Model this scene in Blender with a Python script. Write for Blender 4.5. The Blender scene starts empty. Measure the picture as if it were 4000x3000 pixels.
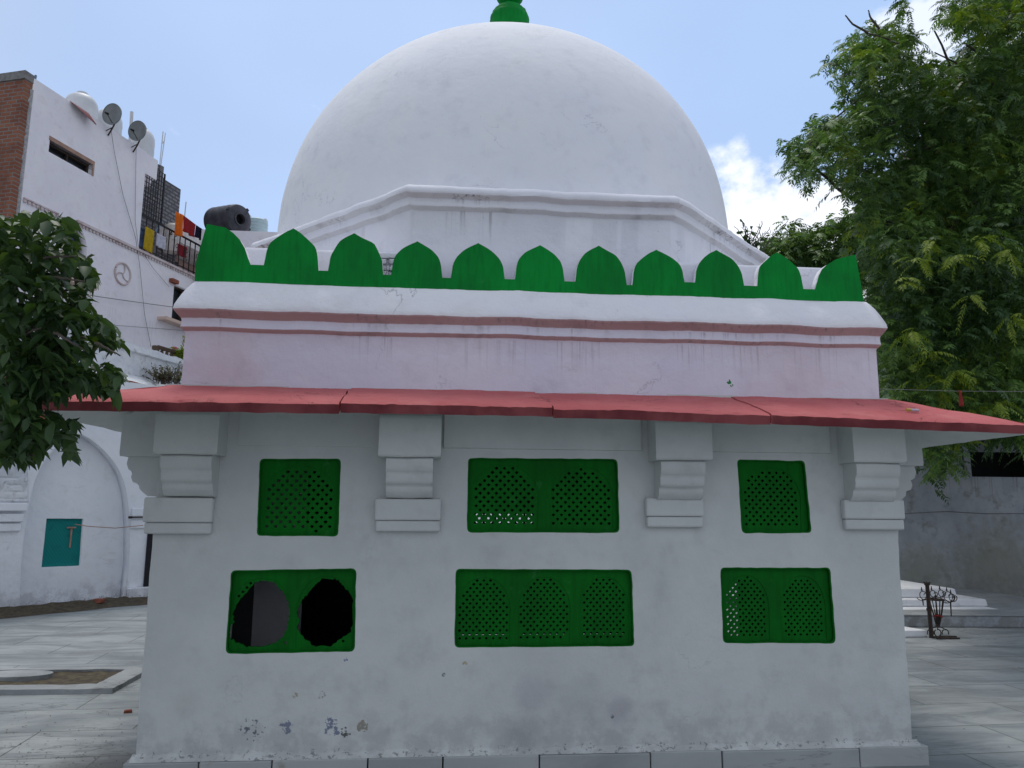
import bpy, math, random
import numpy as np
from mathutils import Vector, Matrix, noise as mn
from math import pi, sin, cos, radians as R
random.seed(7); rng = np.random.default_rng(7)
sc = bpy.context.scene; COL = sc.collection
EYE = 1.6
HAZE0, HAZECOL, CLOUDCOL, SKY_STR, SUN_STR, EXPO = .72, (5.5, 7.4, 11.0), (11.2, 11.6, 12.6), .08, 1.4, .28
# ------------------------------------------------------------------ camera
F = 3000.0
yaw, pitch, roll = R(5.034), R(9.131), R(0.405)
cf = np.array([sin(yaw)*cos(pitch), cos(yaw)*cos(pitch), sin(pitch)])
r0 = np.array([cos(yaw), -sin(yaw), 0.0]); u0 = np.cross(r0, cf)
cr = cos(roll)*r0 + sin(roll)*u0; cu = -sin(roll)*r0 + cos(roll)*u0
cam = bpy.data.cameras.new("camera"); camo = bpy.data.objects.new("camera", cam); COL.objects.link(camo)
cam.lens = 27.0; cam.sensor_width = 36.0; cam.clip_end = 2000
camo.matrix_world = Matrix(((cr[0], cu[0], -cf[0], 0), (cr[1], cu[1], -cf[1], 0), (cr[2], cu[2], -cf[2], EYE), (0, 0, 0, 1)))
sc.camera = camo
# surveying helpers: sight lines measured off the photograph, met with real planes of the place
def ray(px, py): return cf + (px-2000)/F*cr - (py-1500)/F*cu
def W(px, py, Y):
    d = ray(px, py); t = Y/d[1]; return Vector((d[0]*t, Y, d[2]*t+EYE))
def G(px, py, z=0.0):
    d = ray(px, py); t = (z-EYE)/d[2]; return Vector((d[0]*t, d[1]*t, z))
def HD(px, py, h):
    d = ray(px, py); t = h/math.hypot(d[0], d[1]); return Vector((d[0]*t, d[1]*t, d[2]*t+EYE))
class Plane:      # vertical plane through P along horizontal direction ang (clockwise from +Y); n points to its right
    def __init__(s, P, ang):
        s.P = Vector((P[0], P[1], 0)); s.d = Vector((sin(ang), cos(ang), 0)); s.n = Vector((cos(ang), -sin(ang), 0))
    def hit(s, px, py, off=0.0):
        d = Vector(ray(px, py)); o = s.P + s.n*off; t = o.dot(s.n)/d.dot(s.n); return d*t + Vector((0, 0, EYE))
    def uv(s, px, py, off=0.0):
        p = s.hit(px, py, off); return ((p-s.P).dot(s.d), p.z)
    def at(s, a, z, off=0.0):
        q = s.P + s.d*a + s.n*off; return Vector((q.x, q.y, z))
# ------------------------------------------------------------------ materials
class NT:
    def __init__(s, name):
        s.m = bpy.data.materials.new(name); s.m.use_nodes = True; s.t = s.m.node_tree; s.n = s.t.nodes; s.l = s.t.links
        s.b = s.n["Principled BSDF"]; s.b.inputs["Specular IOR Level"].default_value = 0.25
        s.geo = s.n.new("ShaderNodeNewGeometry"); s.P = s.geo.outputs["Position"]
    def set(s, sock, v):
        if hasattr(v, "is_linked") or isinstance(v, bpy.types.NodeSocket): s.l.new(v, sock)
        elif isinstance(v, (tuple, list)) and len(v) == 3 and sock.type == 'RGBA': sock.default_value = (*v, 1)
        else: sock.default_value = v
    def math(s, op, a, b=0.0, c=0.0, clamp=False):
        n = s.n.new("ShaderNodeMath"); n.operation = op; n.use_clamp = clamp
        for i, v in enumerate((a, b, c)): s.set(n.inputs[i], v)
        return n.outputs[0]
    def vmul(s, v, k):
        n = s.n.new("ShaderNodeVectorMath"); n.operation = 'MULTIPLY'; s.set(n.inputs[0], v); n.inputs[1].default_value = k; return n.outputs[0]
    def noise(s, scale, detail=4, rough=.55, vec=None, dist=0.0):
        n = s.n.new("ShaderNodeTexNoise"); s.set(n.inputs["Vector"], vec if vec is not None else s.P)
        n.inputs["Scale"].default_value = scale; n.inputs["Detail"].default_value = detail; n.inputs["Roughness"].default_value = rough; n.inputs["Distortion"].default_value = dist
        return n.outputs["Fac"]
    def ramp(s, v, a, b):
        n = s.n.new("ShaderNodeMapRange"); n.interpolation_type = 'SMOOTHSTEP'; s.set(n.inputs[0], v); n.inputs[1].default_value = a; n.inputs[2].default_value = b; return n.outputs[0]
    def mix(s, f, a, b, mode='MIX'):
        n = s.n.new("ShaderNodeMix"); n.data_type = 'RGBA'; n.blend_type = mode
        s.set(n.inputs[0], f); s.set(n.inputs[6], a); s.set(n.inputs[7], b); return n.outputs[2]
    def sep(s):
        n = s.n.new("ShaderNodeSeparateXYZ"); s.l.new(s.P, n.inputs[0]); return n.outputs
    def dist(s, c):
        n = s.n.new("ShaderNodeVectorMath"); n.operation = 'DISTANCE'; s.l.new(s.P, n.inputs[0]); n.inputs[1].default_value = c; return n.outputs["Value"]
    def bump(s, h, strength, d=.01, prev=None):
        n = s.n.new("ShaderNodeBump"); n.inputs["Strength"].default_value = strength; n.inputs["Distance"].default_value = d; s.set(n.inputs["Height"], h)
        if prev is not None: s.l.new(prev, n.inputs["Normal"])
        return n.outputs[0]
    def done(s, col, rough=.85, nrm=None):
        s.set(s.b.inputs["Base Color"], col); s.set(s.b.inputs["Roughness"], rough)
        if nrm is not None: s.l.new(nrm, s.b.inputs["Normal"])
        return s.m
def plaster(name, c1, c2, dirt=(.25, .24, .22), dirt_amt=.25, streak=0.0, zbands=(), patches=(), stains=(), lowz=None, bump=.5, cracks=.35, fine=None):
    t = NT(name)
    n1 = t.noise(1.3, 7, .62); n2 = t.noise(5.5, 5, .6)
    col = t.mix(t.ramp(n1, .35, .65), c1, c2)
    col = t.mix(t.math('MULTIPLY', t.ramp(n2, .5, .8), dirt_amt), col, dirt)
    sp = t.noise(38, 3, .6)
    col = t.mix(t.math('MULTIPLY', t.ramp(sp, .70, .76), min(1, dirt_amt*1.6)), col, dirt)
    # hairline cracks
    cn = t.noise(1.1, 8, .6, dist=.6); band = t.math('ABSOLUTE', t.math('SUBTRACT', cn, .5))
    ck = t.math('SUBTRACT', 1.0, t.ramp(band, .0008, .004))
    gate = t.ramp(t.noise(.9, 2, .5, vec=t.vmul(t.P, (1.7, 1.3, 2.1))), .56, .62)
    ck = t.math('MULTIPLY', ck, gate)
    col = t.mix(t.math('MULTIPLY', ck, cracks), col, dirt)
    zz = t.sep()[2]
    if streak:
        sv = t.noise(1.0, 3, .6, vec=t.vmul(t.P, (34, 34, .7))); big = t.noise(1.0, 2, .5, vec=t.vmul(t.P, (2.6, 2.6, .6)))
        s1 = t.math('MULTIPLY', t.ramp(sv, .5, .68), t.ramp(big, .45, .62))
        for (za, zb) in zbands:   # streaks run down from za to zb
            g = t.math('MULTIPLY', t.ramp(zz, zb, za), t.math('LESS_THAN', zz, za+.002))
            col = t.mix(t.math('MULTIPLY', t.math('MULTIPLY', s1, g), streak), col, (.16, .14, .15))
    for (c, r, colr, nscale, thr) in patches:
        d = t.dist(c); g = t.math('SUBTRACT', 1.0, t.ramp(d, r*.45, r))
        pn = t.noise(nscale, 5, .65)
        m = t.ramp(t.math('ADD', pn, t.math('MULTIPLY', g, .35)), thr, thr+.02)
        col = t.mix(t.math('MULTIPLY', m, t.math('GREATER_THAN', g, .02)), col, colr)
    for (c, r, colr, amt) in stains:
        d = t.math('ADD', t.dist(c), t.math('MULTIPLY', t.math('SUBTRACT', t.noise(7, 4, .6), .5), r))
        col = t.mix(t.math('MULTIPLY', t.math('SUBTRACT', 1.0, t.ramp(d, r*.2, r)), amt), col, colr)
    if lowz is not None:
        z0, z1, amt = lowz
        g = t.math('SUBTRACT', 1.0, t.ramp(zz, z0, z1))
        ln = t.noise(6.0, 6, .65); m = t.math('MULTIPLY', t.ramp(t.math('ADD', ln, t.math('MULTIPLY', g, .22)), .6, .78), g)
        col = t.mix(t.math('MULTIPLY', m, amt), col, (.2, .205, .2))
        l2 = t.noise(30, 5, .7); m2 = t.ramp(t.math('ADD', l2, t.math('MULTIPLY', t.math('SUBTRACT', 1.0, t.ramp(zz, z0, z0+.07)), .14)), .70, .74)
        col = t.mix(t.math('MULTIPLY', m2, t.math('MULTIPLY', g, .65)), col, (.13, .135, .13))
    h = t.math('ADD', t.math('MULTIPLY', t.noise(9, 5, .55), 1.0), t.math('MULTIPLY', t.noise(70, 4, .6), .16))
    h = t.math('SUBTRACT', h, t.math('MULTIPLY', ck, .35))
    nb = t.bump(h, bump, .022)
    return t.done(col, .88, nb)
def plain(name, c, rough=.7, var=.25, scale=9, metal=0.0, bump=.25, c2=None):
    t = NT(name); d = c2 if c2 else tuple(x*(1-var) for x in c)
    col = t.mix(t.ramp(t.noise(scale, 5, .6), .35, .68), c, d)
    t.b.inputs["Metallic"].default_value = metal
    return t.done(col, rough, t.bump(t.noise(scale*6, 4), bump, .004))
def leafmat(name, c, c2, trans=.3):
    t = NT(name); rnd = t.geo.outputs["Random Per Island"]
    col = t.mix(rnd, c, c2)
    col = t.mix(t.ramp(t.noise(.9, 3), .70, .84), col, t.mix(.55, col, c2))
    t.done(col, .5)
    t.b.inputs["Specular IOR Level"].default_value = .35
    tr = t.n.new("ShaderNodeBsdfTranslucent"); t.set(tr.inputs[0], t.mix(.5, col, (.12, .22, .01)))
    ms = t.n.new("ShaderNodeMixShader"); ms.inputs[0].default_value = trans
    t.l.new(t.b.outputs[0], ms.inputs[1]); t.l.new(tr.outputs[0], ms.inputs[2]); t.l.new(ms.outputs[0], t.n["Material Output"].inputs[0])
    return t.m
def brickmat(name, c1, c2, mortar, scale, vec_axes, ms=.012, bw=.23, bh=.075):
    t = NT(name); v = t.n.new("ShaderNodeCombineXYZ"); d = t.n.new("ShaderNodeVectorMath"); d.operation = 'DOT_PRODUCT'
    t.l.new(t.P, d.inputs[0]); d.inputs[1].default_value = vec_axes; t.l.new(d.outputs["Value"], v.inputs[0]); t.l.new(t.sep()[2], v.inputs[1])
    b = t.n.new("ShaderNodeTexBrick"); t.l.new(v.outputs[0], b.inputs["Vector"]); b.inputs["Scale"].default_value = scale
    b.inputs["Color1"].default_value = (*c1, 1); b.inputs["Color2"].default_value = (*c2, 1); b.inputs["Mortar"].default_value = (*mortar, 1)
    b.inputs["Mortar Size"].default_value = ms; b.inputs["Brick Width"].default_value = bw; b.inputs["Row Height"].default_value = bh; b.inputs["Mortar Smooth"].default_value = .3
    col = t.mix(t.math('MULTIPLY', t.ramp(t.noise(2.2, 5), .45, .7), .5), b.outputs["Color"], tuple(x*.55 for x in c2))
    h = t.math('ADD', t.math('MULTIPLY', b.outputs["Fac"], -1.0), t.math('MULTIPLY', t.noise(20, 4), .5))
    return t.done(col, .9, t.bump(h, .8, .02))
C_W1, C_W2 = (.525, .545, .54), (.595, .615, .605)
# ------------------------------------------------------------------ mesh helpers
class MB:
    def __init__(s): s.v = []; s.f = []; s.m = []
    def quad(s, pts, m=0):
        i = len(s.v); s.v += [tuple(p) for p in pts]; s.f.append(tuple(range(i, i+len(pts)))); s.m.append(m); return s
    def grid(s, rows, m=0, close=False, mfun=None):
        i = len(s.v); n = len(rows[0])
        for r_ in rows: s.v += [tuple(p) for p in r_]
        for a in range(len(rows)-1):
            for b in range(n if close else n-1):
                c = (b+1) % n
                s.f.append((i+a*n+b, i+a*n+c, i+(a+1)*n+c, i+(a+1)*n+b)); s.m.append(mfun(a, b) if mfun else m)
        return s
    def hexa(s, p, m=0):   # 8 points: bottom ring 0-3, top ring 4-7
        i = len(s.v); s.v += [tuple(q) for q in p]
        for f in ((0, 3, 2, 1), (4, 5, 6, 7), (0, 1, 5, 4), (1, 2, 6, 5), (2, 3, 7, 6), (3, 0, 4, 7)): s.f.append(tuple(i+k for k in f)); s.m.append(m)
        return s
    def box(s, x0, x1, y0, y1, z0, z1, m=0):
        return s.hexa([(x0, y0, z0), (x1, y0, z0), (x1, y1, z0), (x0, y1, z0), (x0, y0, z1), (x1, y0, z1), (x1, y1, z1), (x0, y1, z1)], m)
    def pbox(s, pl, a0, a1, z0, z1, o0, o1, m=0):   # box laid against a Plane
        return s.hexa([pl.at(a0, z0, o0), pl.at(a1, z0, o0), pl.at(a1, z0, o1), pl.at(a0, z0, o1), pl.at(a0, z1, o0), pl.at(a1, z1, o0), pl.at(a1, z1, o1), pl.at(a0, z1, o1)], m)
    def tube(s, pts, r, n=6, m=0):
        pts = [Vector(p) for p in pts]; rows = []; k = len(pts)
        rr = r if isinstance(r, (list, tuple)) else [r]*k
        up = Vector((.13, .27, .95))
        for i, p in enumerate(pts):
            d = (pts[min(i+1, k-1)]-pts[max(i-1, 0)]).normalized(); a = d.cross(up)
            if a.length < .05: a = d.cross(Vector((1, 0, 0)))
            a.normalize(); b = d.cross(a)
            rows.append([p+(a*cos(2*pi*j/n)+b*sin(2*pi*j/n))*rr[i] for j in range(n)])
        s.grid(rows, m, True); s.quad(rows[0][::-1], m); s.quad(rows[-1], m); return s
    def lathe(s, prof, c, n=32, m=0, axis=None, wob=None):
        rows = []
        for (r_, z) in prof:
            row = []
            for j in range(n):
                a = 2*pi*j/n; k = wob(a, z) if wob else 1
                row.append((c[0]+r_*k*cos(a), c[1]+r_*k*sin(a), c[2]+z))
            rows.append(row)
        s.grid(rows, m, True); s.quad(rows[0][::-1], m); s.quad(rows[-1], m); return s
    def xf(s, M, start=0):
        for i in range(start, len(s.v)): s.v[i] = tuple(M @ Vector(s.v[i]))
        return s
    def add(s, o, m=0):
        i = len(s.v); s.v += o.v; s.f += [tuple(i+k for k in f) for f in o.f]; s.m += [m]*len(o.f) if m else o.m; return s
    def build(s, name, mats, parent=None, smooth=False, auto=None, bevel=0):
        me = bpy.data.meshes.new(name); me.from_pydata(s.v, [], s.f)
        if not isinstance(mats, (list, tuple)): mats = [mats]
        for mt in mats: me.materials.append(mt)
        me.polygons.foreach_set("material_index", s.m)
        me.update(); return link(name, me, parent, smooth, bevel)
def link(name, me, parent=None, smooth=False, bevel=0):
    import bmesh
    bm = bmesh.new(); bm.from_mesh(me); bmesh.ops.recalc_face_normals(bm, faces=bm.faces); bm.to_mesh(me); bm.free()
    if smooth:
        me.polygons.foreach_set("use_smooth", [True]*len(me.polygons))
        try: me.set_sharp_from_angle(angle=R(smooth if smooth > 1 else 40))
        except Exception: pass
    o = bpy.data.objects.new(name, me); COL.objects.link(o)
    if parent is not None:
        o.parent = parent
        if parent.type == 'EMPTY': o.location = -parent.location
    else:
        n = len(me.vertices); co = np.empty(n*3); me.vertices.foreach_get("co", co); co = co.reshape(-1, 3)
        c = Vector(((co[:, 0].min()+co[:, 0].max())/2, (co[:, 1].min()+co[:, 1].max())/2, co[:, 2].min()))
        me.transform(Matrix.Translation(-c)); o.location = c
    if bevel:
        b = o.modifiers.new("bevel", 'BEVEL'); b.width = bevel; b.segments = 2; b.limit_method = 'ANGLE'; b.angle_limit = R(40)
    return o
def tag(o, label, cat, group=None, kind=None):
    o["label"] = label; o["category"] = cat
    if group: o["group"] = group
    if kind: o["kind"] = kind
    return o
def struct(o): o["kind"] = "structure"; return o
def thing(name, label, cat, loc=(0, 0, 0), group=None):
    o = bpy.data.objects.new(name, None); COL.objects.link(o); o.location = loc; o.empty_display_size = .2
    return tag(o, label, cat, group)
def copy_tree(o, loc=None, rz=None, label=None, parent=None):
    c = o.copy(); COL.objects.link(c)
    if parent is not None: c.parent = parent
    for ch in list(o.children): copy_tree(ch, parent=c)
    if loc is not None: c.location = loc
    if rz is not None: c.rotation_euler.z = rz
    if label: c["label"] = label
    return c
def plate(name, outer, holes, t0, t1, mp, mats, parent=None, mfun=None, smooth=False):
    """flat slab with holes: outlines in (a, b), thickness t0..t1, placed by mp(a, b, t)"""
    cu_ = bpy.data.curves.new("tmp", 'CURVE'); cu_.dimensions = '2D'; cu_.fill_mode = 'BOTH'; cu_.extrude = .5
    for loop in [outer]+list(holes):
        sp = cu_.splines.new('POLY'); sp.points.add(len(loop)-1)
        for i, (a, b) in enumerate(loop): sp.points[i].co = (a, b, 0, 1)
        sp.use_cyclic_u = True
    ob = bpy.data.objects.new("tmp", cu_); COL.objects.link(ob)
    dg = bpy.context.evaluated_depsgraph_get(); me = bpy.data.meshes.new_from_object(ob.evaluated_get(dg))
    bpy.data.objects.remove(ob); bpy.data.curves.remove(cu_)
    me.name = name
    if not isinstance(mats, (list, tuple)): mats = [mats]
    me.materials.clear()
    for mt in mats: me.materials.append(mt)
    n = len(me.vertices); co = np.empty(n*3); me.vertices.foreach_get("co", co); co = co.reshape(-1, 3)
    if mfun:
        for p in me.polygons: p.material_index = mfun(p.normal.z)
    else:
        for p in me.polygons: p.material_index = 0
    for i, v in enumerate(me.vertices):
        a, b, c = co[i]; v.co = mp(a, b, t0 if c < 0 else t1)
    me.update()
    import bmesh
    bm = bmesh.new(); bm.from_mesh(me); bmesh.ops.remove_doubles(bm, verts=bm.verts, dist=2e-5); bm.to_mesh(me); bm.free()
    return link(name, me, parent, smooth)
def rquad(c, rad=.03, seg=4, jit=.0, n=14):
    """rounded quad from 4 corners (a,b) with hand-made wobble"""
    out = []; c = [Vector((p[0], p[1])) for p in c]
    for i in range(4):
        p = c[i]; a = (c[i-1]-p).normalized(); b = (c[(i+1) % 4]-p).normalized()
        p0 = p+a*rad; p1 = p+b*rad
        for k in range(seg+1):
            t = k/seg; out.append((p0*(1-t)**2 + p*2*t*(1-t) + p1*t*t))
        q1 = c[(i+1) % 4] + (p-c[(i+1) % 4]).normalized()*rad
        for k in range(1, n): out.append(p1.lerp(q1, k/n))
    if jit:
        out = [v + Vector((mn.noise(Vector((v.x*14, v.y*14, 3.1))), mn.noise(Vector((v.x*14, v.y*14, 8.7)))))*jit for v in out]
    return [(v.x, v.y) for v in out]
def nz(*a): return mn.noise(Vector(a))
# ------------------------------------------------------------------ palette
M = {}
def pt(px, py, Y=5.0): return tuple(W(px, py, Y))
blue_pk = (.20, .23, .31)
M['wall'] = plaster('whitewashed_wall', C_W1, C_W2, dirt=(.33, .34, .33), dirt_amt=.3, lowz=(.13, .62, .28), bump=.32, cracks=.15,
    patches=[(pt(1118, 2838), .075, blue_pk, 26, .86), (pt(1298, 2845), .085, blue_pk, 24, .85), (pt(1285, 2815), .045, blue_pk, 30, .84), (pt(1350, 2860), .055, (.1, .11, .11), 40, .87), (pt(985, 2850), .13, (.14, .16, .2), 38, .90),
             (pt(1350, 2577), .022, (.13, .16, .3), 70, .84), (pt(1816, 2592), .026, (.42, .38, .27), 60, .82), (pt(1733, 2635), .022, (.2, .22, .2), 70, .84),
             (pt(1153, 2715), .03, (.36, .33, .24), 60, .85), (pt(1258, 2715), .04, (.35, .35, .32), 60, .86), (pt(1415, 2835), .06, (.3, .29, .24), 40, .8), (pt(2390, 2800), .024, (.07, .07, .07), 60, .84)],
    stains=[(pt(2415, 2775), .12, (.35, .34, .36), .55), (pt(730, 2750), .12, (.38, .39, .33), .2), (pt(2080, 2710), .15, (.4, .41, .43), .5), (pt(2250, 2750), .2, (.4, .42, .42), .4), (pt(3220, 2700), .14, (.45, .45, .40), .22), (pt(2050, 2880), .2, (.33, .34, .33), .5)])
M['upper'] = plaster('lilac_upper_wall', (.66, .645, .755), (.71, .69, .775), dirt=(.36, .32, .36), dirt_amt=.3, streak=.42, zbands=[(2.70, 2.42), (2.785, 2.72)], bump=.4, patches=[(pt(2848, 1492), .026, (.01, .2, .05), 75, .80), (pt(2858, 1505), .018, (.01, .2, .05), 75, .80)],
    stains=[(pt(880, 1440), .3, (.62, .50, .54), .5), (pt(3100, 1500), .5, (.62, .53, .58), .4)])
M['roll'] = plaster('white_cornice', (.78, .785, .845), (.81, .81, .845), dirt=(.4, .4, .42), dirt_amt=.22, bump=.6, cracks=.5)
M['pink'] = plaster('red_ochre_underside', (.40, .25, .25), (.45, .285, .285), dirt=(.18, .14, .14), dirt_amt=.5, streak=.6, zbands=[(2.73, 2.69), (2.84, 2.77)], bump=.4)
M['dome'] = plaster('whitewashed_dome', (.78, .80, .855), (.82, .835, .865), dirt=(.46, .48, .54), dirt_amt=.28, streak=.16, zbands=[(6.3, 4.2)], bump=.24, cracks=.5)
M['drum'] = plaster('whitewashed_drum', (.77, .785, .85), (.81, .815, .86), dirt=(.42, .42, .46), dirt_amt=.25, streak=.45, zbands=[(3.66, 3.38), (3.735, 3.68)], bump=.45)
M['under'] = plaster('grey_underside', (.64, .63, .65), (.69, .68, .69), dirt=(.2, .19, .19), dirt_amt=.5, streak=.8, zbands=[(3.76, 3.64)], bump=.4)  # greyer base than the drum, with heavier dark streaks
def green_paint(name, c1, c2, chips=.0):
    t = NT(name); col = t.mix(t.ramp(t.noise(2.4, 5), .3, .7), c1, c2)
    br = t.noise(1.0, 4, .65, vec=t.vmul(t.P, (30, 30, 3.5))); col = t.mix(t.math('MULTIPLY', t.ramp(br, .42, .72), .4), col, tuple(x*.6 for x in c2))
    col = t.mix(t.math('MULTIPLY', t.ramp(t.noise(6, 6, .7), .6, .75), .28), col, (.06, .26, .09))
    col = t.mix(t.math('MULTIPLY', t.ramp(t.noise(30, 4, .7), .74, .76), chips), col, (.5, .6, .52))
    h = t.math('ADD', t.noise(6, 4), t.math('MULTIPLY', t.noise(60, 3), .12))
    t.b.inputs['Specular IOR Level'].default_value = .06
    return t.done(col, .55, t.bump(h, .3, .012))
M['green'] = green_paint('green_enamel', (.004, .26, .038), (.005, .175, .029))
M['lattice_green'] = green_paint('dark_green_enamel', (.004, .135, .011), (.004, .10, .010))
def redmat():
    t = NT('red_painted_stone'); col = t.mix(t.ramp(t.noise(2.2, 6, .6), .35, .68), (.44, .105, .108), (.49, .135, .137))
    st = t.noise(1.0, 4, .65, vec=t.vmul(t.P, (9, 30, 30))); col = t.mix(t.math('MULTIPLY', t.ramp(st, .58, .72), .6), col, (.2, .055, .055))
    col = t.mix(t.math('MULTIPLY', t.ramp(t.noise(55, 3, .7), .72, .75), .7), col, (.62, .5, .47))
    col = t.mix(t.math('MULTIPLY', t.ramp(t.noise(3.2, 7, .7), .52, .72), .5), col, (.52, .19, .18))
    cn = t.noise(1.7, 8, .6, dist=.8); ck = t.math('SUBTRACT', 1.0, t.ramp(t.math('ABSOLUTE', t.math('SUBTRACT', cn, .5)), .001, .006)); ck = t.math('MULTIPLY', ck, t.ramp(t.noise(1.2, 2), .5, .58))
    col = t.mix(t.math('MULTIPLY', ck, .8), col, (.10, .03, .03))
    h = t.math('ADD', t.noise(14, 6, .65), t.math('MULTIPLY', t.noise(70, 4), .3)); return t.done(col, .8, t.bump(h, .6, .012))
M['red'] = redmat()
M['fascia'] = plain('dark_red_edge', (.135, .026, .030), .85, .3, 3.5, 0, .5, c2=(.24, .062, .066))
def marble(name, tiles=True):
    t = NT(name); v = t.vmul(t.P, (1.0, 2.6, 2.6))
    n1 = t.noise(1.1, 8, .62, vec=v, dist=.6); n2 = t.noise(3.4, 7, .65, vec=v, dist=1.2)
    col = t.mix(t.ramp(n1, .34, .66), (.185, .205, .21), (.315, .337, .337))
    col = t.mix(t.math('MULTIPLY', t.ramp(n2, .52, .75), .38), col, (.16, .18, .19))
    vn = t.noise(.8, 8, .6, vec=t.vmul(t.P, (.7, 2.4, 2.4)), dist=.8); ck = t.math('SUBTRACT', 1.0, t.ramp(t.math('ABSOLUTE', t.math('SUBTRACT', vn, .5)), .0015, .007))
    ck = t.math('MULTIPLY', ck, t.ramp(t.noise(.45, 2, .5), .5, .56))
    col = t.mix(t.math('MULTIPLY', ck, .55), col, (.06, .07, .075))
    rough = t.math('ADD', .38, t.math('MULTIPLY', n2, .3))
    h = t.noise(20, 3)
    if tiles:
        b = t.n.new("ShaderNodeTexBrick"); mp = t.n.new("ShaderNodeMapping"); mp.inputs["Rotation"].default_value = (0, 0, R(-3)); t.l.new(t.P, mp.inputs[0]); t.l.new(mp.outputs[0], b.inputs["Vector"])
        b.inputs["Scale"].default_value = 1.0; b.inputs["Brick Width"].default_value = 1.25; b.inputs["Row Height"].default_value = .62; b.inputs["Mortar Size"].default_value = .006; b.inputs["Mortar Smooth"].default_value = .1
        b.inputs["Color1"].default_value = (.86, .88, .88, 1); b.inputs["Color2"].default_value = (1.08, 1.08, 1.07, 1); b.inputs["Mortar"].default_value = (.42, .41, .38, 1)
        col = t.mix(1.0, col, b.outputs["Color"], 'MULTIPLY')
        g = t.ramp(t.noise(.7, 5, .6), .5, .75); col = t.mix(t.math('MULTIPLY', g, .5), col, (.16, .165, .15))
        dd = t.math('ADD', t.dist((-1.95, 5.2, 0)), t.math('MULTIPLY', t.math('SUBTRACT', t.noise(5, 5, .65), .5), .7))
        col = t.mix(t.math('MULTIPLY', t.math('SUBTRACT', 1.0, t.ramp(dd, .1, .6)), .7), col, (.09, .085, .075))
        h = t.math('SUBTRACT', t.math('MULTIPLY', h, .3), b.outputs["Fac"])
    else:
        ri = t.geo.outputs["Random Per Island"]; col = t.mix(t.math('MULTIPLY', t.math('ADD', .35, ri), .6), col, (.50, .52, .51))
        col = t.mix(t.math('MULTIPLY', t.ramp(t.noise(4, 6, .65), .6, .72), .6), col, (.2, .19, .13))
    return t.done(col, rough, t.bump(h, .25, .004))
M['marble'] = marble('marble_paving'); M['plinth'] = marble('marble_plinth', False)
M['inside'] = plain('shade_painted_interior', (.04, .039, .039), .95)  # near-black, so the interior shade is painted into the surfaces
M['arc'] = plaster('arcade_whitewash', (.74, .77, .82), (.79, .81, .85), dirt=(.5, .51, .5), dirt_amt=.3, bump=.5, cracks=.2, lowz=(.1, .6, .35))
M['arcrough'] = plaster('rough_limewash', (.58, .61, .66), (.70, .72, .74), dirt=(.2, .2, .19), dirt_amt=.7, bump=1.0)
M['boundary'] = plaster('grey_boundary_wall', (.30, .325, .35), (.38, .40, .42), dirt=(.13, .14, .12), dirt_amt=.7, streak=.8, zbands=[(2.45, 1.6)], bump=.5,
    stains=[(pt(3900, 2250, 13.9), 1.4, (.2, .2, .15), .7), (pt(3600, 2260, 13.9), .9, (.26, .28, .22), .7)], lowz=(.0, 1.0, .8))
M['tomb2'] = plaster('white_limewash_steps', (.66, .68, .70), (.75, .76, .77), dirt=(.3, .3, .3), dirt_amt=.4, bump=.7)
M['lilac'] = plaster('pale_lilac_render', (.76, .735, .79), (.81, .785, .82), dirt=(.55, .42, .42), dirt_amt=.28, streak=.35, zbands=[(6.2, 4.5)], bump=.4, cracks=.3)
M['black'] = plain('black_metal', (.012, .012, .014), .5, .3, 20)
M['iron'] = plain('rusted_iron', (.036, .030, .027), .75, .5, 30, 0.2, .5, c2=(.075, .052, .04))
M['wire'] = plain('grey_cable', (.19, .19, .20), .6)
M['whitetank'] = plain('white_plastic', (.62, .64, .66), .45, .12, 3)
M['bluetank'] = plain('pale_blue_plastic', (.42, .55, .58), .45, .15, 3)
M['blacktank'] = plain('dusty_black_plastic', (.035, .035, .045), .5, .3, 4, c2=(.075, .075, .09))
M['dish'] = plain('grey_dish_metal', (.20, .22, .22), .5, .2, 5)
M['soil'] = plain('dark_soil', (.055, .043, .032), .95, .6, 14, 0, 1.0, c2=(.10, .085, .05))
M['brickred'] = plain('red_brick', (.30, .10, .065), .9, .4, 25, 0, .6)
M['glass'] = plain('dark_glass', (.025, .03, .035), .15, .3, 3)
M['ochre'] = plain('ochre_paint', (.40, .25, .19), .8, .25, 5)
M['teal'] = None
def teal():
    t = NT('teal_net'); w = t.noise(60, 2); g = t.n.new("ShaderNodeTexWave"); t.l.new(t.P, g.inputs[0]); g.inputs["Scale"].default_value = 9; g.inputs["Distortion"].default_value = 1.5; g.bands_direction = 'DIAGONAL'
    col = t.mix(t.math('MULTIPLY', g.outputs["Fac"], .35), (.005, .20, .19), (.004, .125, .125)); col = t.mix(t.ramp(t.noise(4, 4), .5, .8), col, (.003, .075, .08))
    return t.done(col, .8, t.bump(w, .5, .004))
M['teal'] = teal()
M['bark'] = plain('bark', (.075, .06, .048), .9, .5, 18, 0, .9)
M['twig'] = plain('thin_twig', (.11, .09, .075), .85)
M['neem'] = leafmat('neem_leaf', (.085, .185, .048), (.165, .275, .060), .38)
M['neemdk'] = leafmat('neem_leaf_shaded', (.024, .068, .024), (.055, .115, .032), .28)  # darker copy of the leaf, paints in the crown's shadow
M['neemyl'] = leafmat('neem_leaf_sunlit', (.16, .25, .018), (.26, .33, .03), .4)  # yellow-green copy of the leaf, paints in sunlit patches
M['broad'] = leafmat('broad_leaf', (.020, .055, .020), (.050, .100, .030), .22)
M['broadyl'] = leafmat('broad_leaf_young', (.06, .13, .018), (.11, .18, .028), .35)
def cloth(name, c): return plain(name, c, .9, .25, 12)
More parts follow.
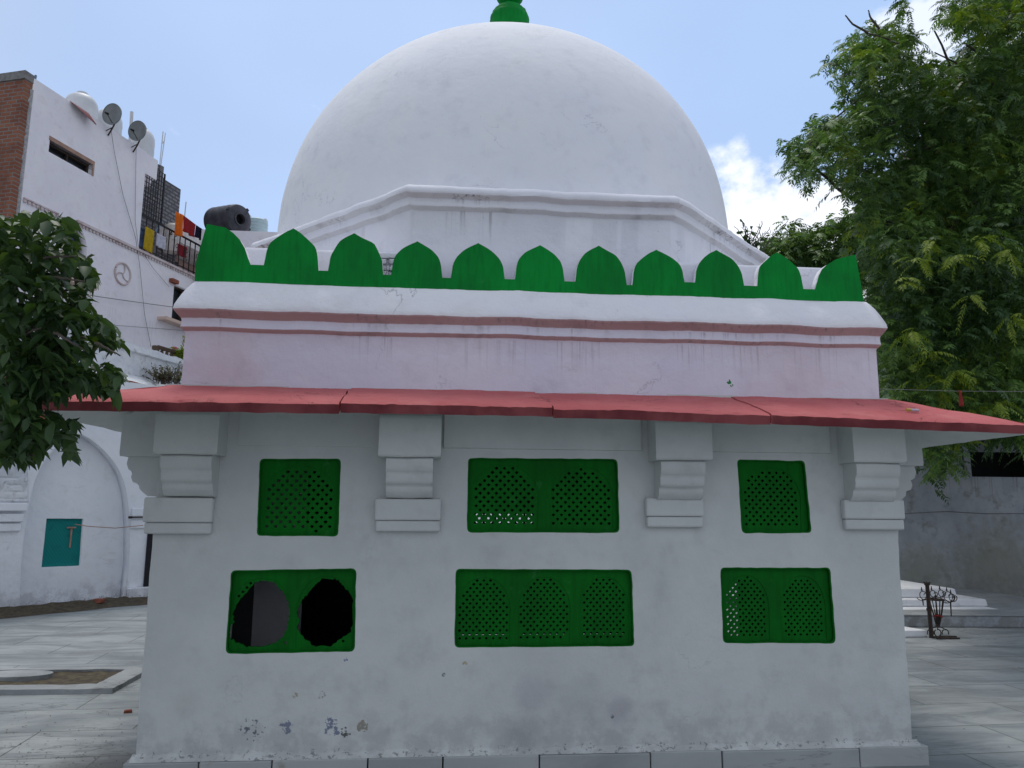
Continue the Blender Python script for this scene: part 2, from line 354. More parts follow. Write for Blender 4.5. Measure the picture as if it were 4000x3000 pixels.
# ------------------------------------------------------------------ ground
m = MB(); S = 260
m.quad([(-S, -S, 0), (S, -S, 0), (S, S, 0), (-S, S, 0)]); struct(m.build("courtyard", M['marble']))
# ------------------------------------------------------------------ the tomb
X0, X1, Y0, Y1 = -1.775, 3.047, 5.0, 9.82
UX0, UX1, UY1 = -1.675, 2.985, 9.75
tomb = thing("tomb", "white domed tomb with green lattice windows, red eave and green crenellated parapet", "tomb", (.64, 7.41, 0))
XZ = lambda a, b, t: Vector((a, t, b))
wins = {
 'ul': dict(c=[(1015, 1793), (1332, 1790), (1322, 2095), (1002, 2093)], ar=[(1030, 1316, 1821, 2084)], pitch=.0555, rp=.0285, hole=.5),
 'uc': dict(c=[(1828, 1788), (2413, 1793), (2420, 2082), (1823, 2080)], ar=[(1838, 2102, 1816, 2068), (2143, 2395, 1822, 2070)], pitch=.0525, rp=.027, hole=.5),
 'ur': dict(c=[(2878, 1795), (3143, 1800), (3172, 2083), (2898, 2083)], ar=[(2886, 3129, 1826, 2072)], pitch=.0495, rp=.0262, hole=.5),
 'll': dict(c=[(903, 2228), (1392, 2220), (1386, 2545), (880, 2555)], ar=[(908, 1132, 2258, 2535), (1166, 1380, 2250, 2528)], pitch=.046, rp=.0255, hole=.5),
 'lc': dict(c=[(1780, 2222), (2468, 2225), (2478, 2524), (1775, 2530)], ar=[(1785, 1992, 2254, 2514), (2022, 2227, 2252, 2510), (2258, 2456, 2252, 2508)], pitch=.0425, rp=.0236, hole=.52),
 'lr': dict(c=[(2813, 2217), (3243, 2217), (3266, 2514), (2825, 2512)], ar=[(2816, 3006, 2246, 2500), (3038, 3227, 2248, 2498)], pitch=.0405, rp=.0228, hole=.54),
}
def p2(px, py, Y=5.0): w = W(px, py, Y); return (w.x, w.z)
for k, w in wins.items(): w['hole_o'] = rquad([p2(*c) for c in w['c']], .032, 4, .004, 16)
# front wall (one slab pierced by six openings), slightly wavering outline
outer = []
zt = 2.36; zb = .105
for i in range(31): outer.append((X0+(X1-X0)*i/30, zb))
for i in range(1, 40): z = zb+(zt-zb)*i/40; outer.append((X1+.007*nz(z*3, 1, 2)+.004*nz(z*14, 5, 2), z))
outer += [(X1, zt), (X0, zt)]
for i in range(39, 0, -1): z = zb+(zt-zb)*i/40; outer.append((X0+.007*nz(z*3, 7, 2)+.004*nz(z*14, 9, 2), z))
fw_ = plate("front_wall", outer, [w['hole_o'] for w in wins.values()], Y0, Y0+.12, XZ, M['wall'], tomb)
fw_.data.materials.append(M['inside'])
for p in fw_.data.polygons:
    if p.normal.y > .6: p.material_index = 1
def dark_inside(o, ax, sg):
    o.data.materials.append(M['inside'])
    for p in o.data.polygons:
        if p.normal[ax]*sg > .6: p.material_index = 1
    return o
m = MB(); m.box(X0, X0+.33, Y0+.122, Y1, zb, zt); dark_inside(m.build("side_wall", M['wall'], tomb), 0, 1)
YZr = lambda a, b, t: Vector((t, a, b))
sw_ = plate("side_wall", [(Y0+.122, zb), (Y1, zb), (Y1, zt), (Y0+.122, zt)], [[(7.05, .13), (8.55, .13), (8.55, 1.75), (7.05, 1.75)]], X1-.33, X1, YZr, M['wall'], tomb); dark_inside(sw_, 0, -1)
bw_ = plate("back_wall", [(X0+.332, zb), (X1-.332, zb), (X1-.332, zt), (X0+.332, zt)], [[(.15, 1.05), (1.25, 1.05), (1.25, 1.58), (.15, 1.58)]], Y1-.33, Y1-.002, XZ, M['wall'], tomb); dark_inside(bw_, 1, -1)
hs = [[(.2+.055*i+(.0275 if j % 2 else 0)+.017*cos(k*pi/3), 1.09+.042*j+.015*sin(k*pi/3)) for k in range(6)] for i in range(18) for j in range(11)]
plate("back_lattice", [(.14, 1.04), (1.26, 1.04), (1.26, 1.59), (.14, 1.59)], hs, Y1-.36, Y1-.332, XZ, M['lattice_green'], tomb)
m = MB(); m.box(X0+.331, X1-.331, Y0+.121, Y1-.331, .06, .10); m.build("inner_floor", M['black'], tomb)  # black finish paints the room's darkness into the floor
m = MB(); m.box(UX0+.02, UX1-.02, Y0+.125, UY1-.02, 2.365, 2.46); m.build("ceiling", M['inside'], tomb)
m = MB(); m.box(-1.443, -1.10, 6.2, 6.45, .101, 2.364); m.build("inner_pier", M['roll'], tomb, bevel=.01)
m = MB(); m.box(-1.4425, -1.42, 5.13, 6.19, .101, 2.3); m.build('inner_shade_sheet', M['black'], tomb)  # black sheet added to darken the left broken opening
m = MB(); m.box(-1.40, -.62, 7.63, 7.66, .101, 2.2); m.build('rear_shade_sheet', M['black'], tomb)  # black sheet added behind the bars to keep the right opening dark
m = MB()
for k in range(5): x = -1.33+k*.16; m.box(x, x+.018, 7.6, 7.62, .102, 1.9)
m.box(-1.36, -.64, 7.585, 7.597, .62, .65); m.box(-1.36, -.64, 7.585, 7.597, 1.25, 1.28); m.build("inner_door", M['iron'], tomb)
# plinth of marble blocks
xs = [X0-.05]+[p2(x*1.808, 2960, 4.95)[0] for x in (430, 588, 795, 957, 1165, 1405, 1560, 1857)]+[X1+.075]
m = MB()
for i in range(len(xs)-1):
    g = .004; dy = random.uniform(-.006, .006); dz = random.uniform(-.004, .004)
    m.box(xs[i]+g, xs[i+1]-g, Y0-.055+dy, Y0-.004, -.01, .112+dz)
for s_, (xa, xb) in enumerate(((X0-.05, X0-.004), (X1+.004, X1+.075))):
    for j in range(6): y = Y0+j*.8; m.box(xa+(.001), xb-.001, y+.001, y+.795, -.01, .11)
m.build("plinth", M['plinth'], tomb, bevel=.006)
# rough mortar fillet over the plinth
rows = [[], [], []]
for i in range(201):
    x = X0-.02+(X1-X0+.05)*i/200; a = abs(nz(x*6, 2, 9))*.018+abs(nz(x*30, 2, 1))*.012
    rows[0].append((x, Y0-.045-a*.2, .111)); rows[1].append((x, Y0-.03-a*.4, .118+a*.8)); rows[2].append((x, Y0+.004, .135+a*1.4))
m = MB(); m.grid(rows); m.build("mortar_joint", M['wall'], tomb, smooth=60)
# lattice windows
def arch(x0, x1, zt_, zb_, sp=.52, n=10, wob=.0):
    w_ = (x1-x0)/2; xc = (x0+x1)/2; zs = zb_+(zt_-zb_)*sp; out = [(x0+.03*w_, zb_), (x1-.03*w_, zb_)]
    for i in range(n+1):
        t = i/n; out.append((xc+w_*(cos(t*pi/2)**.85), zs+(zt_-zs)*(sin(t*pi/2)**1.15)))
    for i in range(n-1, -1, -1):
        t = i/n; out.append((xc-w_*(cos(t*pi/2)**.85), zs+(zt_-zs)*(sin(t*pi/2)**1.15)))
    return out
def inpoly(p, poly):
    c = False; j = len(poly)-1
    for i in range(len(poly)):
        a, b = poly[i], poly[j]
        if (a[1] > p[1]) != (b[1] > p[1]) and p[0] < (b[0]-a[0])*(p[1]-a[1])/(b[1]-a[1])+a[0]: c = not c
        j = i
    return c
def shrink(poly, d):
    cx = sum(p[0] for p in poly)/len(poly); cz = sum(p[1] for p in poly)/len(poly)
    sx = 1-d/max(abs(p[0]-cx) for p in poly); sz = 1-d/max(abs(p[1]-cz) for p in poly)
    return [(cx+(x-cx)*sx, cz+(z-cz)*sz) for x, z in poly]
broken = {0: [(0.5, .02), (.75, .06), (.9, .16), (.97, .3), (1.0, .5), (.97, .66), (.9, .77), (.78, .9), (.68, .97), (.5, .985), (.4, .97), (.3, .88), (.17, .75), (.06, .6), (.03, .48), (.06, .4), (.0, .28), (.0, .15), (.12, .09), (.3, .03)],
          1: [(.3, .01), (.62, 0), (.72, .06), (.86, .15), (.97, .2), (1, .35), (.99, .5), (.985, .62), (.96, .74), (.83, .86), (.72, .95), (.64, .985), (.43, .985), (.3, .9), (.17, .77), (.06, .66), (.0, .5), (.03, .38), (.01, .25), (.13, .14)]}
XL = lambda a, b, t: Vector((a, t, b))
WINLAB = {'ll': "broken green lattice window with two jagged holes", 'uc': None}
for k, w in wins.items():
    arcs = []
    for (xa, xb, ya, yb) in w['ar']:
        a = p2(xa, ya, 5.045); b = p2(xb, yb, 5.045); arcs.append(arch(a[0], b[0], a[1], b[1]))
    out = rquad([p2(*c) for c in w['c']], .026, 3, 0, 2); big = shrink(out, -.015)
    jal = plate("lattice_window", big, [shrink(a, .0) for a in arcs], 5.026, 5.0300, XL, M['lattice_green'], tomb)
    if k == 'll': jal["label"] = "green window with both lattice arches broken through"
    plate("frame", w['hole_o'], [shrink(w['hole_o'], .008)], 5.0005, 5.0255, XL, M['lattice_green'], jal)
    for ai, a in enumerate(arcs):
        xa = min(q[0] for q in a); xb = max(q[0] for q in a); za = min(q[1] for q in a); zc = max(q[1] for q in a)
        holes = []; pit, rp = w['pitch'], w['rp']; ins = shrink(a, .004)
        big_hole = None
        if k == 'll':
            bh = broken[ai]; big_hole = []
            N = len(bh)
            for i in range(N):
                p, q = bh[i], bh[(i+1) % N]
                for j in range(5):
                    t = j/5; u = p[0]+(q[0]-p[0])*t; v = p[1]+(q[1]-p[1])*t
                    jj = .032; u, v = u+jj*nz(u*23, v*23, 4+ai), v+jj*nz(u*23, v*23, 11+ai)
                    big_hole.append((xa+(xb-xa)*(.02+.96*u), za+(zc-za)*(.015+.965*v)))
            holes.append(big_hole)
        nr = int((zc-za)/rp); nc = int((xb-xa)/pit)+2; xc = (xa+xb)/2
        for r_ in range(nr+1):
            z = za+rp*(.55+r_)
            for c in range(-nc, nc+1):
                x = xc+(c+(.5 if r_ % 2 else 0))*pit; x += random.uniform(-.0015, .0015)
                hw, hh = pit*w['hole']*.5*random.uniform(.88, 1.05), rp*.36*random.uniform(.9, 1.1)
                if not all(inpoly((x+s1*(hw+.003), z+s2*(hh+.002)), ins) for s1, s2 in ((1, 0), (-1, 0), (0, 1), (0, -1))): continue
                if big_hole and (any(inpoly((x+s1*(hw+.004), z+s2*(hh+.004)), big_hole) for s1, s2 in ((1, 0), (-1, 0), (0, 1), (0, -1))) or any(math.hypot(q[0]-x, q[1]-z) < hw+.005 for q in big_hole)): continue
                holes.append([(x+hw, z), (x+hw*.35, z+hh*.75), (x, z+hh*.85), (x-hw*.35, z+hh*.75), (x-hw, z), (x-hw*.3, z-hh*.9), (x, z-hh*1.25), (x+hw*.3, z-hh*.9)])
        bx = [(xa-.012, za-.012), (xb+.012, za-.012), (xb+.012, zc+.012), (xa-.012, zc+.012)]
        plate("lattice", bx, holes, 5.0305, 5.046, XL, M['lattice_green'], jal)
# thin beam band under the eave, between the brackets
m = MB()
for (a, b) in ((-1.30, -.42), (.0, 1.30), (1.70, 2.60)):
    n = 30; rows = [[], [], []]
    for i in range(n+1):
        x = a+(b-a)*i/n; z = 1.978+.004*nz(x*3, 4, 4)+(-.0 if a > -1 else .0); d = .02 if a > -1 else .006
        rows[0].append((x, Y0+.002, z-.004)); rows[1].append((x, Y0-d, z)); rows[2].append((x, Y0-d*.8, 2.34))
    m.grid(rows)
m.build("lintel_band", M['wall'], tomb, smooth=30)
# brackets
prof_top = [(0.002, 1.905), (.38, 1.905), (.385, 1.93), (.375, 2.155), (.002, 2.3)]
prof_low = [(.002, 1.652), (.13, 1.655), (.185, 1.685), (.205, 1.70), (.215, 1.732), (.262, 1.742), (.283, 1.775), (.272, 1.805), (.312, 1.822), (.332, 1.86), (.318, 1.904), (.002, 1.904)]
def arm(par, o, fwd, side, w_top, w_low, ks=1.0):
    """a corbel arm; o = wall point at the arm's centre line, fwd = outward, side = across"""
    for prof, w_, nm, dz in ((prof_top, w_top, "bracket_block", 0), (prof_low, w_low, "corbel", 0)):
        m_ = MB(); rows = []
        n = 7
        for j in range(n+1):
            s = (j/n-.5)*w_; row = []
            for (p, z) in prof:
                q = p*ks+.004*nz(p*20+o.x*3, z*9, s*8+o.y)
                zz = z+.004*nz(z*7, s*9+o.x, 3) if z < 2.1 else z
                row.append(o+fwd*q+side*s+Vector((0, 0, zz)))
            rows.append(row)
        m_.grid(rows, 0, True); m_.quad(rows[0]); m_.quad(rows[-1][::-1])
        m_.build(nm, M['wall'], par, smooth=50, bevel=.014)
Yv, Xv = Vector((0, -1, 0)), Vector((1, 0, 0))
def barm(o, fwd, side, wt, wl, bx):
    mb = MB()
    x0, x1, z0, z1 = bx; zl = z0+.07
    if fwd.y < 0:
        mb.box(x0, x1, Y0-.058, Y0-.001, zl, z1); mb.box(x0+.008, x1-.004, Y0-.046, Y0-.001, z0, zl-.001)
    base = mb.build("bracket", M['wall'], tomb, bevel=.012)
    arm(base, o, fwd, side, wt, wl, .53)
    return base
b1 = barm(Vector((-1.555, Y0, 0)), Yv, Xv, .375, .30, (X0-.052, -1.415, 1.425, 1.646))
b2 = barm(Vector((-.210, Y0, 0)), Yv, Xv, .385, .29, (-.425, -.01, 1.445, 1.650))
b3 = barm(Vector((1.532, Y0, 0)), Yv, Xv, .37, .29, (1.315, 1.70, 1.48, 1.668))
b4 = barm(Vector((2.842, Y0, 0)), Yv, Xv, .36, .30, (2.655, X1+.03, 1.47, 1.668))
for s_, xw, b in ((-1, X0, b1), (1, X1, b4)):
    for k, yc in enumerate((5.27, 7.0, 8.2, 9.5)):
        mb = MB(); mb.box(min(xw+s_*.001, xw+s_*.055), max(xw+s_*.001, xw+s_*.055), yc-.2, yc+.2, 1.44, 1.648)
        if k: b = mb.build("bracket", M['wall'], tomb, bevel=.012)
        elif True: mb.build("corbel_base", M['wall'], b, bevel=.012)
        arm(b, Vector((xw, yc, 0)), Vector((s_, 0, 0)), Vector((0, 1, 0)), .37, .31, .72)
# red eave slabs
EY = 4.46; EXL, EXR = -2.315, 3.62
def eave_top(x, f):   # f 0 at wall .. 1 at edge
    ze = 2.192 - max(0, (x-1.0))*.021 - max(0, -x-1.2)*.01; return 2.362 + (ze-2.362)*f
def eslab(xa_w, xb_w, xa_e, xb_e, name="eave_slab", dz=0, dy=0):
    nx, ny = 44, 8; rowsT, rowsB = [], []
    for j in range(ny+1):
        f = j/ny; rt, rb = [], []
        for i in range(nx+1):
            t = i/nx; jag0 = .03*nz(f*5, xa_w*3, 2) if xa_w > UX0 else 0; jag1 = .03*nz(f*5, xb_w*3, 2) if xb_w < UX1 else 0
            x = (xa_w+jag0)*(1-f)*(1-t)+(xb_w+jag1)*(1-f)*t+xa_e*f*(1-t)+xb_e*f*t
            y = Y0+.03+(EY-Y0-.03)*f + (dy if f > .9 else 0)
            z = eave_top(x, f)+dz+.006*nz(x*4, y*6, 1)+.003*nz(x*17, y*17, 5)
            ed = (.014*nz(x*2.2, 3, 3)+.014*nz(x*7, 1, 6)+.007*nz(x*25, 2, 2)) if j == ny else 0
            rt.append((x, y-ed*.6, z-abs(ed)*.5-(.012 if j == ny else 0)+ (.0))); 
            zb_ = eave_top(x, f)-.067+dz + (.005*nz(x*9, 5, 5) if j == ny else 0)
            rb.append((x, y-ed*.3+(.008 if j == ny else 0), zb_))
        rowsT.append(rt); rowsB.append(rb)
    rowsT[-2] = [(a[0], EY+.018+(a[1]-EY)*.1, b_[2]) for a, b_ in zip(rowsT[-1], [(0, 0, eave_top(q[0], .97)+dz-.002+.008*nz(q[0]*6, 1, 1)) for q in rowsT[-1]])]
    mb = MB(); mb.grid(rowsT, 0); mb.grid(rowsB, 1); mb.grid([rowsT[-1], rowsB[-1]], 2); mb.grid([rowsT[0], rowsB[0]], 1)
    mb.grid([[r_[0] for r_ in rowsT], [r_[0] for r_ in rowsB]], 0); mb.grid([[r_[-1] for r_ in rowsT], [r_[-1] for r_ in rowsB]], 0)
    return mb.build(name, [M['red'], M['wall'], M['fascia']], tomb, smooth=35)
def exw(px): return W(px, 1530, 5.0).x
def exe(px): return W(px, 1590, EY).x
cuts = [(UX0-.02, EXL), (exw(1365), exe(1327)), (exw(2090), exe(2160)), (exw(2850), exe(3010)), (UX1+.02, EXR)]
for i in range(4):
    a, b = cuts[i], cuts[i+1]; g = .0055
    eslab(a[0]+(g if i else 0), b[0]-(g if i < 3 else 0), a[1]+(g if i else 0), b[1]-(g if i < 3 else 0), dz=(0, .006, -.002, .003)[i], dy=(0, -.006, 0, -.004)[i])
for s_, xw, xe in ((-1, UX0-.02, EXL), (1, UX1+.02, EXR)):
    T, B = [], []
    for j in range(9):
        f = j/8; rt, rb = [], []
        for i in range(61):
            t = i/60; y = (Y0+.03)*(1-f)+EY*f + t*((UY1-.03)*(1-f)+10.35*f-(Y0+.03)*(1-f)-EY*f)
            x = (xw-s_*.03)*(1-f)+xe*f; z = eave_top(xe if False else (EXL if s_ < 0 else EXR)*f+xw*(1-f), f)+.006*nz(y*3, x*4, 7)
            ed = .008*nz(y*6, 2, 2)+.006*nz(y*17, 4, 4) if j == 8 else 0
            rt.append((x+s_*ed, y, z)); rb.append((x+s_*ed*.5, y, z-.067+(ed if j == 8 else 0)))
        T.append(rt); B.append(rb)
    mb = MB(); mb.grid(T, 0); mb.grid(B, 1); mb.grid([T[-1], B[-1]], 2); mb.grid([T[0], B[0]], 1); mb.grid([[q[0] for q in T], [q[0] for q in B]], 0); mb.grid([[q[-1] for q in T], [q[-1] for q in B]], 0)
    mb.build("eave_slab", [M['red'], M['wall'], M['fascia']], tomb, smooth=35)
# upper wall with mouldings and the round cornice, swept round the square
prof = [(2.33, .0), (2.45, .0), (2.58, .0), (2.697, .0), (2.708, .006), (2.726, .024), (2.733, .025), (2.755, .022), (2.782, .022), (2.79, .026), (2.832, .062), (2.842, .066), (2.87, .062), (2.91, .047), (2.95, .03), (2.99, .010), (3.025, -.012), (3.05, -.03), (3.062, -.06)]
pm = [1, 1, 1, 1, 2, 2, 1, 1, 1, 2, 2, 0, 0, 0, 0, 0, 0, 0]
def sweep(lo, hi, name, mats_):
    rows = []
    for k, (z, p) in enumerate(prof):
        if k < lo or k > hi: continue
        row = []
        def P(x, y, nx_, ny_, u):
            d = p + (.016*nz(u*1.1, z*2, 1)+.009*nz(u*4, z*6, 2) if 2.8 < z < 3.05 else .004*nz(u*2, z*3, 4)+.002*nz(u*9, z*9, 1))
            dz = .013*nz(u*.8, 2, 2)+.008*nz(u*3.3, z, 3)+.0025*nz(u*22, z*3, 1)
            if z < 2.4: dz = .010*nz(u*1.2, 8, 1)+.009*nz(u*6, 3, 3)
            return (x+nx_*d, y+ny_*d, z+dz)
        nf = 240
        for i in range(nf): t = i/nf; row.append(P(UX0-p+(UX1-UX0+2*p)*t, Y0, 0, -1, UX0+(UX1-UX0)*t))
        for i in range(60): t = i/60; row.append(P(UX1, Y0-p+(UY1-Y0+2*p)*t, 1, 0, UX1+4.75*t))
        for i in range(30): t = i/30; row.append(P(UX1+p-(UX1-UX0+2*p)*t, UY1, 0, 1, 8+t*4))
        for i in range(60): t = i/60; row.append(P(UX0, UY1+p-(UY1-Y0+2*p)*t, -1, 0, 13+(UX0-13+0)*t if False else UX0-4.75*(1-t)))
        rows.append(row)
    mb = MB(); mb.grid(rows, 0, True, lambda a, b: pm[a+lo]); return mb.build(name, mats_, tomb, smooth=50)
sweep(0, 10, "upper_wall", [M['roll'], M['upper'], M['pink']]); sweep(10, 18, "cornice", [M['roll'], M['upper'], M['pink']])
m = MB(); m.box(UX0+.05, UX1-.05, Y0+.05, UY1-.05, 2.98, 3.045); m.build("roof", M['drum'], tomb)
# parapet: band + merlons (green faces, white edges)
N = [(971, 1037, 1034), (1237, 1288, 1057), (1490, 1534, 1073), (1721, 1768, 1085), (1965, 2018, 1090), (2199, 2254, 1099), (2442, 2477, 1113), (2668, 2722, 1102), (2901, 2965, 1116), (3133, 3190, 1129)]
PK = [(1145, 889), (1383, 908), (1630, 940), (1868, 947), (2110, 955), (2340, 957), (2565, 973), (2800, 974), (3038, 983)]
YP = 5.03
nt = [(W(a, c, YP).x, W(b, c, YP).x, W((a+b)/2, c, YP).z) for a, b, c in N]; pk = [W(a, b, YP) for a, b in PK]
xl, xr = W(760, 1092, YP).x, W(3372, 1175, YP).x
topline = [(xl, nt[0][2]+.01)]
for a, b, z in nt: topline += [(a+.012, z), (b-.012, z)]
topline += [(xr, nt[-1][2])]
def basez(x): return 3.048+.008*nz(x*1.1, 3, 1)+.003*nz(x*6, 1, 1)
base = [(xl+(xr-xl)*i/60, basez(xl+(xr-xl)*i/60)) for i in range(61)]
PM = [M['green'], M['roll']]
TH = .075
def pmap(a, b, t):  # front parapet leans back a little
    return Vector((a, t+(b-3.05)*.03, b))
fr = lambda n: 0 if abs(n) > .5 else 1
def green_front(o, ymid):   # paint only outward faces
    me = o.data
    for p in me.polygons: p.material_index = 0 if (p.normal.y < -.5) else 1
    return o
par = plate("parapet", base+topline[::-1], [], YP, YP+TH, pmap, PM, tomb); green_front(par, 0)
def merlon_pts(xa, za, xb, zb_, px_, pz, fl=(.035, .09, .22)):
    hl, hr = pz-za, pz-zb_; w_ = xb-xa; f1, f2, f3 = [f*random.uniform(.8, 1.2) for f in fl]
    pts = [(xa, za), (xa+.02*w_, za+.2*hl), (xa+f1*w_, za+.375*hl), (xa+f2*w_, za+.57*hl), (xa+.5*(f2+f3)*w_, za+.69*hl), (xa+f3*w_, za+.79*hl), (px_-.24*w_*.55-.0, pz-.10*hl), (px_-.03*w_, pz-.008), (px_, pz), (px_+.03*w_, pz-.007),
           (px_+.14*w_, pz-.11*hr), (xb-f3*w_, zb_+.77*hr), (xb-.5*(f2+f3)*w_, zb_+.67*hr), (xb-f2*w_, zb_+.55*hr), (xb-f1*w_, zb_+.36*hr), (xb-.02*w_, zb_+.2*hr), (xb, zb_)]
    return pts
def chaikin(p, n=1):
    for _ in range(n):
        q = [p[0]]
        for i in range(len(p)-1): q += [tuple(p[i][k]*.75+p[i+1][k]*.25 for k in (0, 1)), tuple(p[i][k]*.25+p[i+1][k]*.75 for k in (0, 1))]
        p = q+[p[-1]]
    return p
for i in range(9):
    a, b = nt[i], nt[i+1]
    pts = chaikin(merlon_pts(a[1]-.012, a[2], b[0]+.012, b[2], pk[i].x, pk[i].z), 1)
    green_front(plate("merlon", pts, [], YP, YP+TH, pmap, PM, par), 0)
c1 = [p2(x, y, YP) for x, y in ((806, 872), (880, 887), (910, 908), (935, 934), (955, 968), (967, 1005))]
green_front(plate("merlon", [(xl, topline[0][1]), *c1, (nt[0][0]+.012, nt[0][2])], [], YP, YP+TH, pmap, PM, par), 0)
c2 = [p2(x, y, YP) for x, y in ((3193, 1100), (3200, 1075), (3213, 1050), (3232, 1033), (3270, 1010), (3345, 993))]
green_front(plate("merlon", [(nt[-1][1]-.012, nt[-1][2]), *c2, (xr, topline[-1][1])], [], YP, YP+TH, pmap, PM, par), 0)
# side parapets run back from the corners
for s_, xp in ((-1, xl), (1, xr-TH)):
    smap = lambda a, b, t, xp=xp, s_=s_: Vector((t-s_*(b-3.05)*.1, a, b))
    L0, L1 = YP+TH+.002, 9.6
    sp = plate("parapet", [(L0, 3.045), (L1, 3.045), (L1, 3.15), (L0, 3.15)], [], xp, xp+TH, smap, PM, tomb)
    def gs(o):
        for p in o.data.polygons: p.material_index = 0 if p.normal.x*s_ > .5 else 1
    gs(sp)
    y = L0; hp = .32; first = [(L0, 3.15), (L0, 3.37), (L0+.07, 3.35), (L0+.16, 3.30), (L0+.2, 3.24), (L0+.21, 3.15)]
    gs(plate("merlon", first, [], xp, xp+TH, smap, PM, sp)); y = L0+.31
    while y+.36 < L1:
        gs(plate("merlon", chaikin(merlon_pts(y, 3.15, y+.36, 3.15, y+.18, 3.39), 1), [], xp, xp+TH, smap, PM, sp)); y += .455
# attic base and octagonal drum
DX, DY, AP = .668, 7.41, 2.235
m = MB(); m.box(-1.40, 2.74, DY-AP+.008, DY+AP, 3.0461, 3.35); m.build("drum_base", M['drum'], tomb, bevel=.02)
# crumbled brickwork
m = MB()
for k in range(5):
    z = 3.12+k*.043
    for j in range(2):
        xb_ = -.475+j*.07+random.uniform(-.01, .01); m.box(xb_, xb_+.062+random.uniform(0, .02), 5.150+random.uniform(-.01, .01), 5.18, z, z+.033+random.uniform(0, .006))
m.build("exposed_brick", M['arcrough'], tomb, bevel=.008)
dprof = [(3.05, 0), (3.3, 0), (3.652, 0), (3.658, .006), (3.674, .04), (3.68, .045), (3.70, .045), (3.728, .045), (3.733, .05), (3.747, .088), (3.754, .097), (3.778, .10), (3.803, .088), (3.82, .06), (3.832, .02), (3.865, -.12), (3.89, -.35)]
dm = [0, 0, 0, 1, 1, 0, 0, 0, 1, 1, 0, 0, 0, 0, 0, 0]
rows = []
for (z, p) in dprof:
    row = []; a = AP+p; rr = a/cos(pi/8)
    for k in range(8):
        t0 = -pi/2-pi/8+k*pi/4; q0 = Vector((cos(t0), sin(t0), 0))*rr; q1 = Vector((cos(t0+pi/4), sin(t0+pi/4), 0))*rr
        nseg = 60 if k in (0, 1, 7) else 12
        for i in range(nseg):
            q = q0.lerp(q1, i/nseg); n_ = q.normalized(); u = k*1.9+i/nseg*1.9
            d = .010*nz(u*2, z*6, 1)+.006*nz(u*7, z*10, 3); dz = (.014*nz(u*1.1, 2, 5)+.009*nz(u*5, z*4, 3)+.004*nz(u*19, z, 2)) if z > 3.6 else 0
            if z < 3.6: d *= .15
            row.append((DX+q.x+n_.x*d, DY+q.y+n_.y*d, z+dz))
    rows.append(row)
m = MB(); m.grid(rows, 0, True, lambda a, b: dm[a]); m.build("drum", [M['drum'], M['under']], tomb, smooth=45)
# dome
Rd, Hd, pa, pb, zd, cx, cy = 2.19, 2.379, 2.36, 1.789, 3.869, .565, 7.41
pr = [(Rd, -.12), (Rd, -.05)]
for i in range(72):
    h = 1-(1-i/71)**1.6 if False else i/71; pr.append((Rd*max(1e-6, (1-h**pa))**(1/pb), Hd*h))
pr[-1] = (.02, Hd)
def dwob(a, z): return 1+.004*nz(cos(a)*1.5, sin(a)*1.5, z*.9)+.0015*nz(cos(a)*6, sin(a)*6, z*3)
m = MB(); m.lathe(pr, (cx, cy, zd), 160, 0, None, dwob); dome = m.build("dome", M['dome'], tomb, smooth=80)
zf = zd+Hd-.03
z_b, z_n = W(1996, 90, 7.41).z-zf, W(1996, 23, 7.41).z-zf; hv = z_n-z_b
fp = [(.26, 0), (.215, .12), (.198, z_b-.03), (.203, z_b+.02*hv)]+[(r_, z_b+q*hv) for r_, q in ((.205, .15), (.20, .27), (.188, .36), (.185, .44), (.18, .53), (.165, .60), (.158, .64), (.145, .74), (.12, .84), (.09, .92), (.066, .97), (.064, 1.02), (.075, 1.08), (.11, 1.2), (.138, 1.38), (.15, 1.6), (.142, 1.82), (.11, 2.02), (.06, 2.15), (.05, 2.25), (.08, 2.35), (.1, 2.5), (.08, 2.65), (.03, 2.8), (.02, 3.2), (.004, 3.9))]
def fw(a, z): return 1+((.03*abs(sin(a*8))+.012*nz(cos(a)*4, sin(a)*4, z*9)) if z < z_n-.01 else .0)
m = MB(); m.lathe(fp, (cx+.035, cy, zf), 56, 0, None, fw); m.build("finial", M['green'], tomb, smooth=50)
M['kerb'] = plaster('worn_kerb', (.24, .258, .262), (.32, .338, .338), dirt=(.15, .15, .14), dirt_amt=.7, bump=.8)
# ------------------------------------------------------------------ lilac apartment house on the left
A18 = R(18); P0 = HD(135, 310, 18); PF = Plane(P0, A18); ZT = P0.z+.02
def fu(px, py, off=0.0): return PF.uv(px, py, off)
apt = thing("apartment_house", "pale lilac rendered house with a bare red brick end wall, at the left edge", "house", (P0.x-1.5, P0.y+3, 0))
M['brickwall'] = brickmat('bare_red_brick', (.30, .115, .065), (.22, .08, .05), (.23, .20, .18), 1.0, tuple(-PF.n), .014, .23, .085)
FMAP = lambda a, b, t: PF.at(a, b, t)
aU = fu(572, 622)[0]; zL = 7.86; aE = 9.5
w1 = [fu(192, 546), fu(366, 650), fu(357, 688), fu(191, 590)]
za_ = (fu(192, 546)[1]+fu(366, 645)[1])/2; zb_ = (fu(191, 592)[1]+fu(357, 686)[1])/2
strip = (fu(193, 560)[0], fu(360, 660)[0], zb_, za_)
aw0, aw1 = fu(245, 1000)[0], fu(338, 1000)[0]; azt = fu(300, 885)[1]; azb = fu(270, 1085)[1]
ac = (aw0+aw1)/2; awh = (aw1-aw0)/2
archw = [(aw0, azb), (aw1, azb)]+[(ac+awh*cos(i*pi/10), azt-.55+.55*sin(i*pi/10)) for i in range(11)]
rw = (fu(675, 1180)[0], fu(675, 1180)[0]+1.0, fu(670, 1245)[1], fu(675, 1108)[1])
def rect(a0, a1, z0, z1): return [(a0, z0), (a1, z0), (a1, z1), (a0, z1)]
